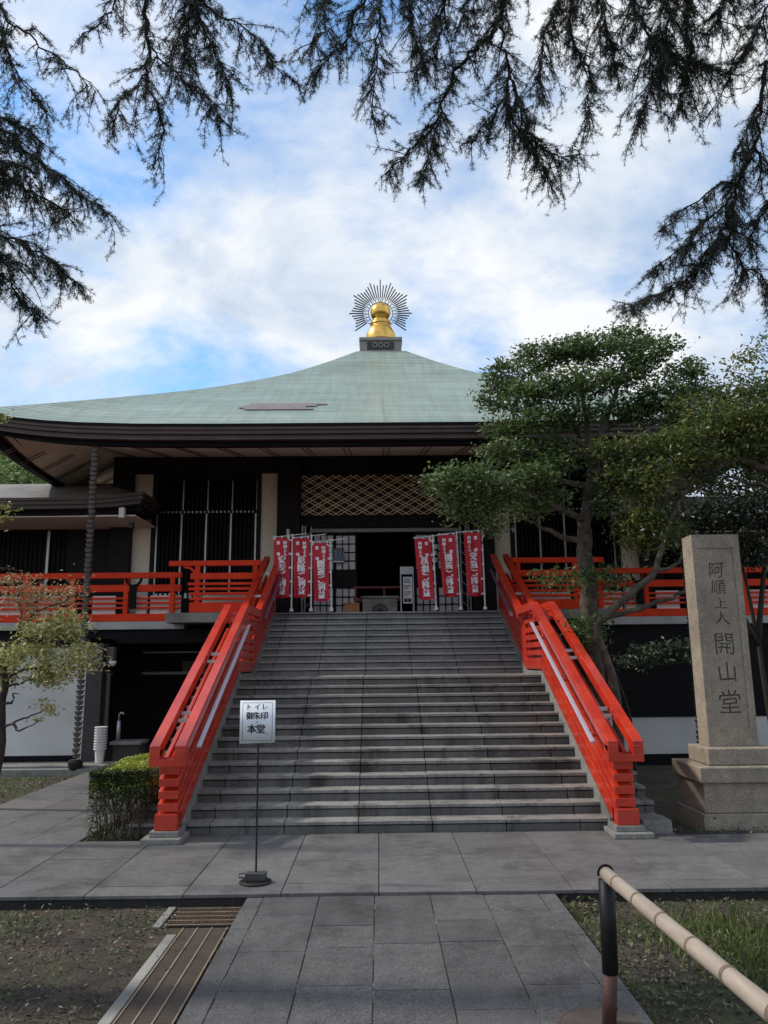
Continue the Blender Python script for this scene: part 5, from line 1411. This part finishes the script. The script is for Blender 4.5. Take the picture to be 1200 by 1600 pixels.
# ---- ground cover and litter
def scatter(n, x0, x1, y0, y1, z, size, mat, name, label, cat, flat=.8, dens=None, hz=.015):
    P = np.stack([rs.uniform(x0, x1, n), rs.uniform(y0, y1, n), np.full(n, z)+rs.exponential(hz, n)], 1)
    if dens is not None: P = P[dens(P)]
    V, Q = leaf_quads(P, size, rs, flat*2, .5)
    V[:, 2] = np.maximum(V[:, 2], z-.004)
    tag(np_mesh(name, V, Q, mat), label, cat, kind='stuff')
def patchy(s, th):
    from mathutils import noise
    return lambda P: np.array([noise.noise(Vector((p[0]*s, p[1]*s, 3.3)))+rs.uniform(-.25, .25) > th for p in P])
scatter(11000, -7, -1.9, 3.5, 8.08, -.115, .04, 'litter', 'fallen_leaves', 'dry leaves scattered over the soil left of the path', 'leaves', .9, patchy(.9, 0))
scatter(7000, -7, -2.1, 5.4, 8.0, -.116, .04, 'moss_leaf', 'ground_cover', 'low green ground cover along the plaza kerb left of the path', 'ground cover', .5, lambda P: patchy(1.1, .0)(P) & (P[:, 1] > 5.6+rs.uniform(0, 2.2, len(P))), .02)
scatter(14000, 1.75, 7, 3.2, 8.08, -.115, .04, 'litter', 'fallen_leaves', 'dry leaves between the grass right of the path', 'leaves', .9, patchy(.9, -.1))
scatter(5500, 1.75, 7, 5.6, 8.08, -.11, .05, 'moss_leaf', 'ground_cover', 'leafy weeds along the plaza kerb right of the path', 'ground cover', .35, patchy(1.2, -.12), .03)
scatter(3000, 3.5, 8, 10.45, 11.4, -.112, .05, 'litter', 'fallen_leaves', 'leaf litter around the foot of the stone pillar', 'leaves', .8, patchy(1.3, -.1), .03)
scatter(4200, 3.5, 8, 10.45, 10.95, -.11, .05, 'moss_leaf', 'ground_cover', 'weeds at the foot of the stone pillar plinth', 'ground cover', .4, patchy(1.5, .05), .03)
scatter(4200, -13, -6.25, 13, 17.2, -.112, .06, 'moss_leaf', 'ground_cover', 'mossy ground cover in front of the white wall on the left', 'ground cover', .6, patchy(.8, -.2), .015)
scatter(1500, -13, -6.25, 13, 17.2, -.112, .06, 'litter', 'fallen_leaves', 'dry leaves on the mossy bed at the left', 'leaves', .8, None, .015)
scatter(260, -1.9, -1.3, 3.5, 8.05, -.1, .05, 'litter', 'fallen_leaves', 'dry leaves caught along the drain grating', 'leaves', .9, lambda P: (P[:, 0] > -1.36) | (rs.rand(len(P)) < .12), .008)
tw = MB()
for k in range(70):
    X, Y = (rnd.uniform(-4.5, -2.1), rnd.uniform(4.6, 7.9)) if k % 2 else (rnd.uniform(1.9, 4.2), rnd.uniform(4.0, 7.9))
    a = rnd.uniform(0, 3.14); l = rnd.uniform(.04, .28); c_ = Vector((X, Y, -.1))
    d_ = Vector((math.cos(a), math.sin(a), rnd.uniform(-.03, .05)))*l
    tw.tube([c_-d_, c_+Vector((rnd.uniform(-.02, .02), rnd.uniform(-.02, .02), .006)), c_+d_], [.004, .0035, .002], 5)
tag(tw.build('fallen_twigs', 'bark'), 'thin fallen twigs lying on the soil beside the path', 'twigs', kind='stuff')
# grass blades in tufts
def grass(n, x0, x1, y0, y1, z, h, name, label, dens):
    P = np.stack([rs.uniform(x0, x1, n), rs.uniform(y0, y1, n), np.full(n, z)], 1); P = P[dens(P)]; n = len(P)
    a = rs.uniform(0, 6.28, n); H = h*rs.uniform(.35, 1.3, n); wv = np.stack([np.cos(a), np.sin(a), 0*a], 1)*.0035
    ln = np.stack([rs.normal(0, .35, n)*H, rs.normal(0, .35, n)*H, H], 1)
    mid = P+ln*np.array([.4, .4, .6])
    V = np.stack([P-wv, P+wv, mid+wv*.8, P+ln, mid-wv*.8], 1).reshape(-1, 3)
    tag(np_mesh(name, V, np.arange(5*n).reshape(-1, 5), 'grass'), label, 'grass', kind='stuff')
def gdens(P):
    from mathutils import noise
    out = []
    for p in P:
        v = noise.noise(Vector((p[0]*.8+4.1, p[1]*.8, 1.3)))
        c = math.exp(-((p[0]-3.0)/.6)**2-((p[1]-6.9)/.7)**2)
        out.append(v*.5+c*1.25+rs.uniform(-.35, .35) > .5)
    return np.array(out)
grass(30000, 1.75, 6.5, 3.5, 8.07, -.12, .12, 'grass', 'green grass growing in the soil right of the path', gdens)
grass(1200, 3.5, 8, 10.45, 10.93, -.12, .07, 'grass', 'short grass along the kerb by the stone pillar', lambda P: rs.rand(len(P)) < .7)
grass(260, 1.72, 1.86, 4, 8.0, -.12, .09, 'grass', 'stray grass along the right edge of the path', lambda P: rs.rand(len(P)) < .7)
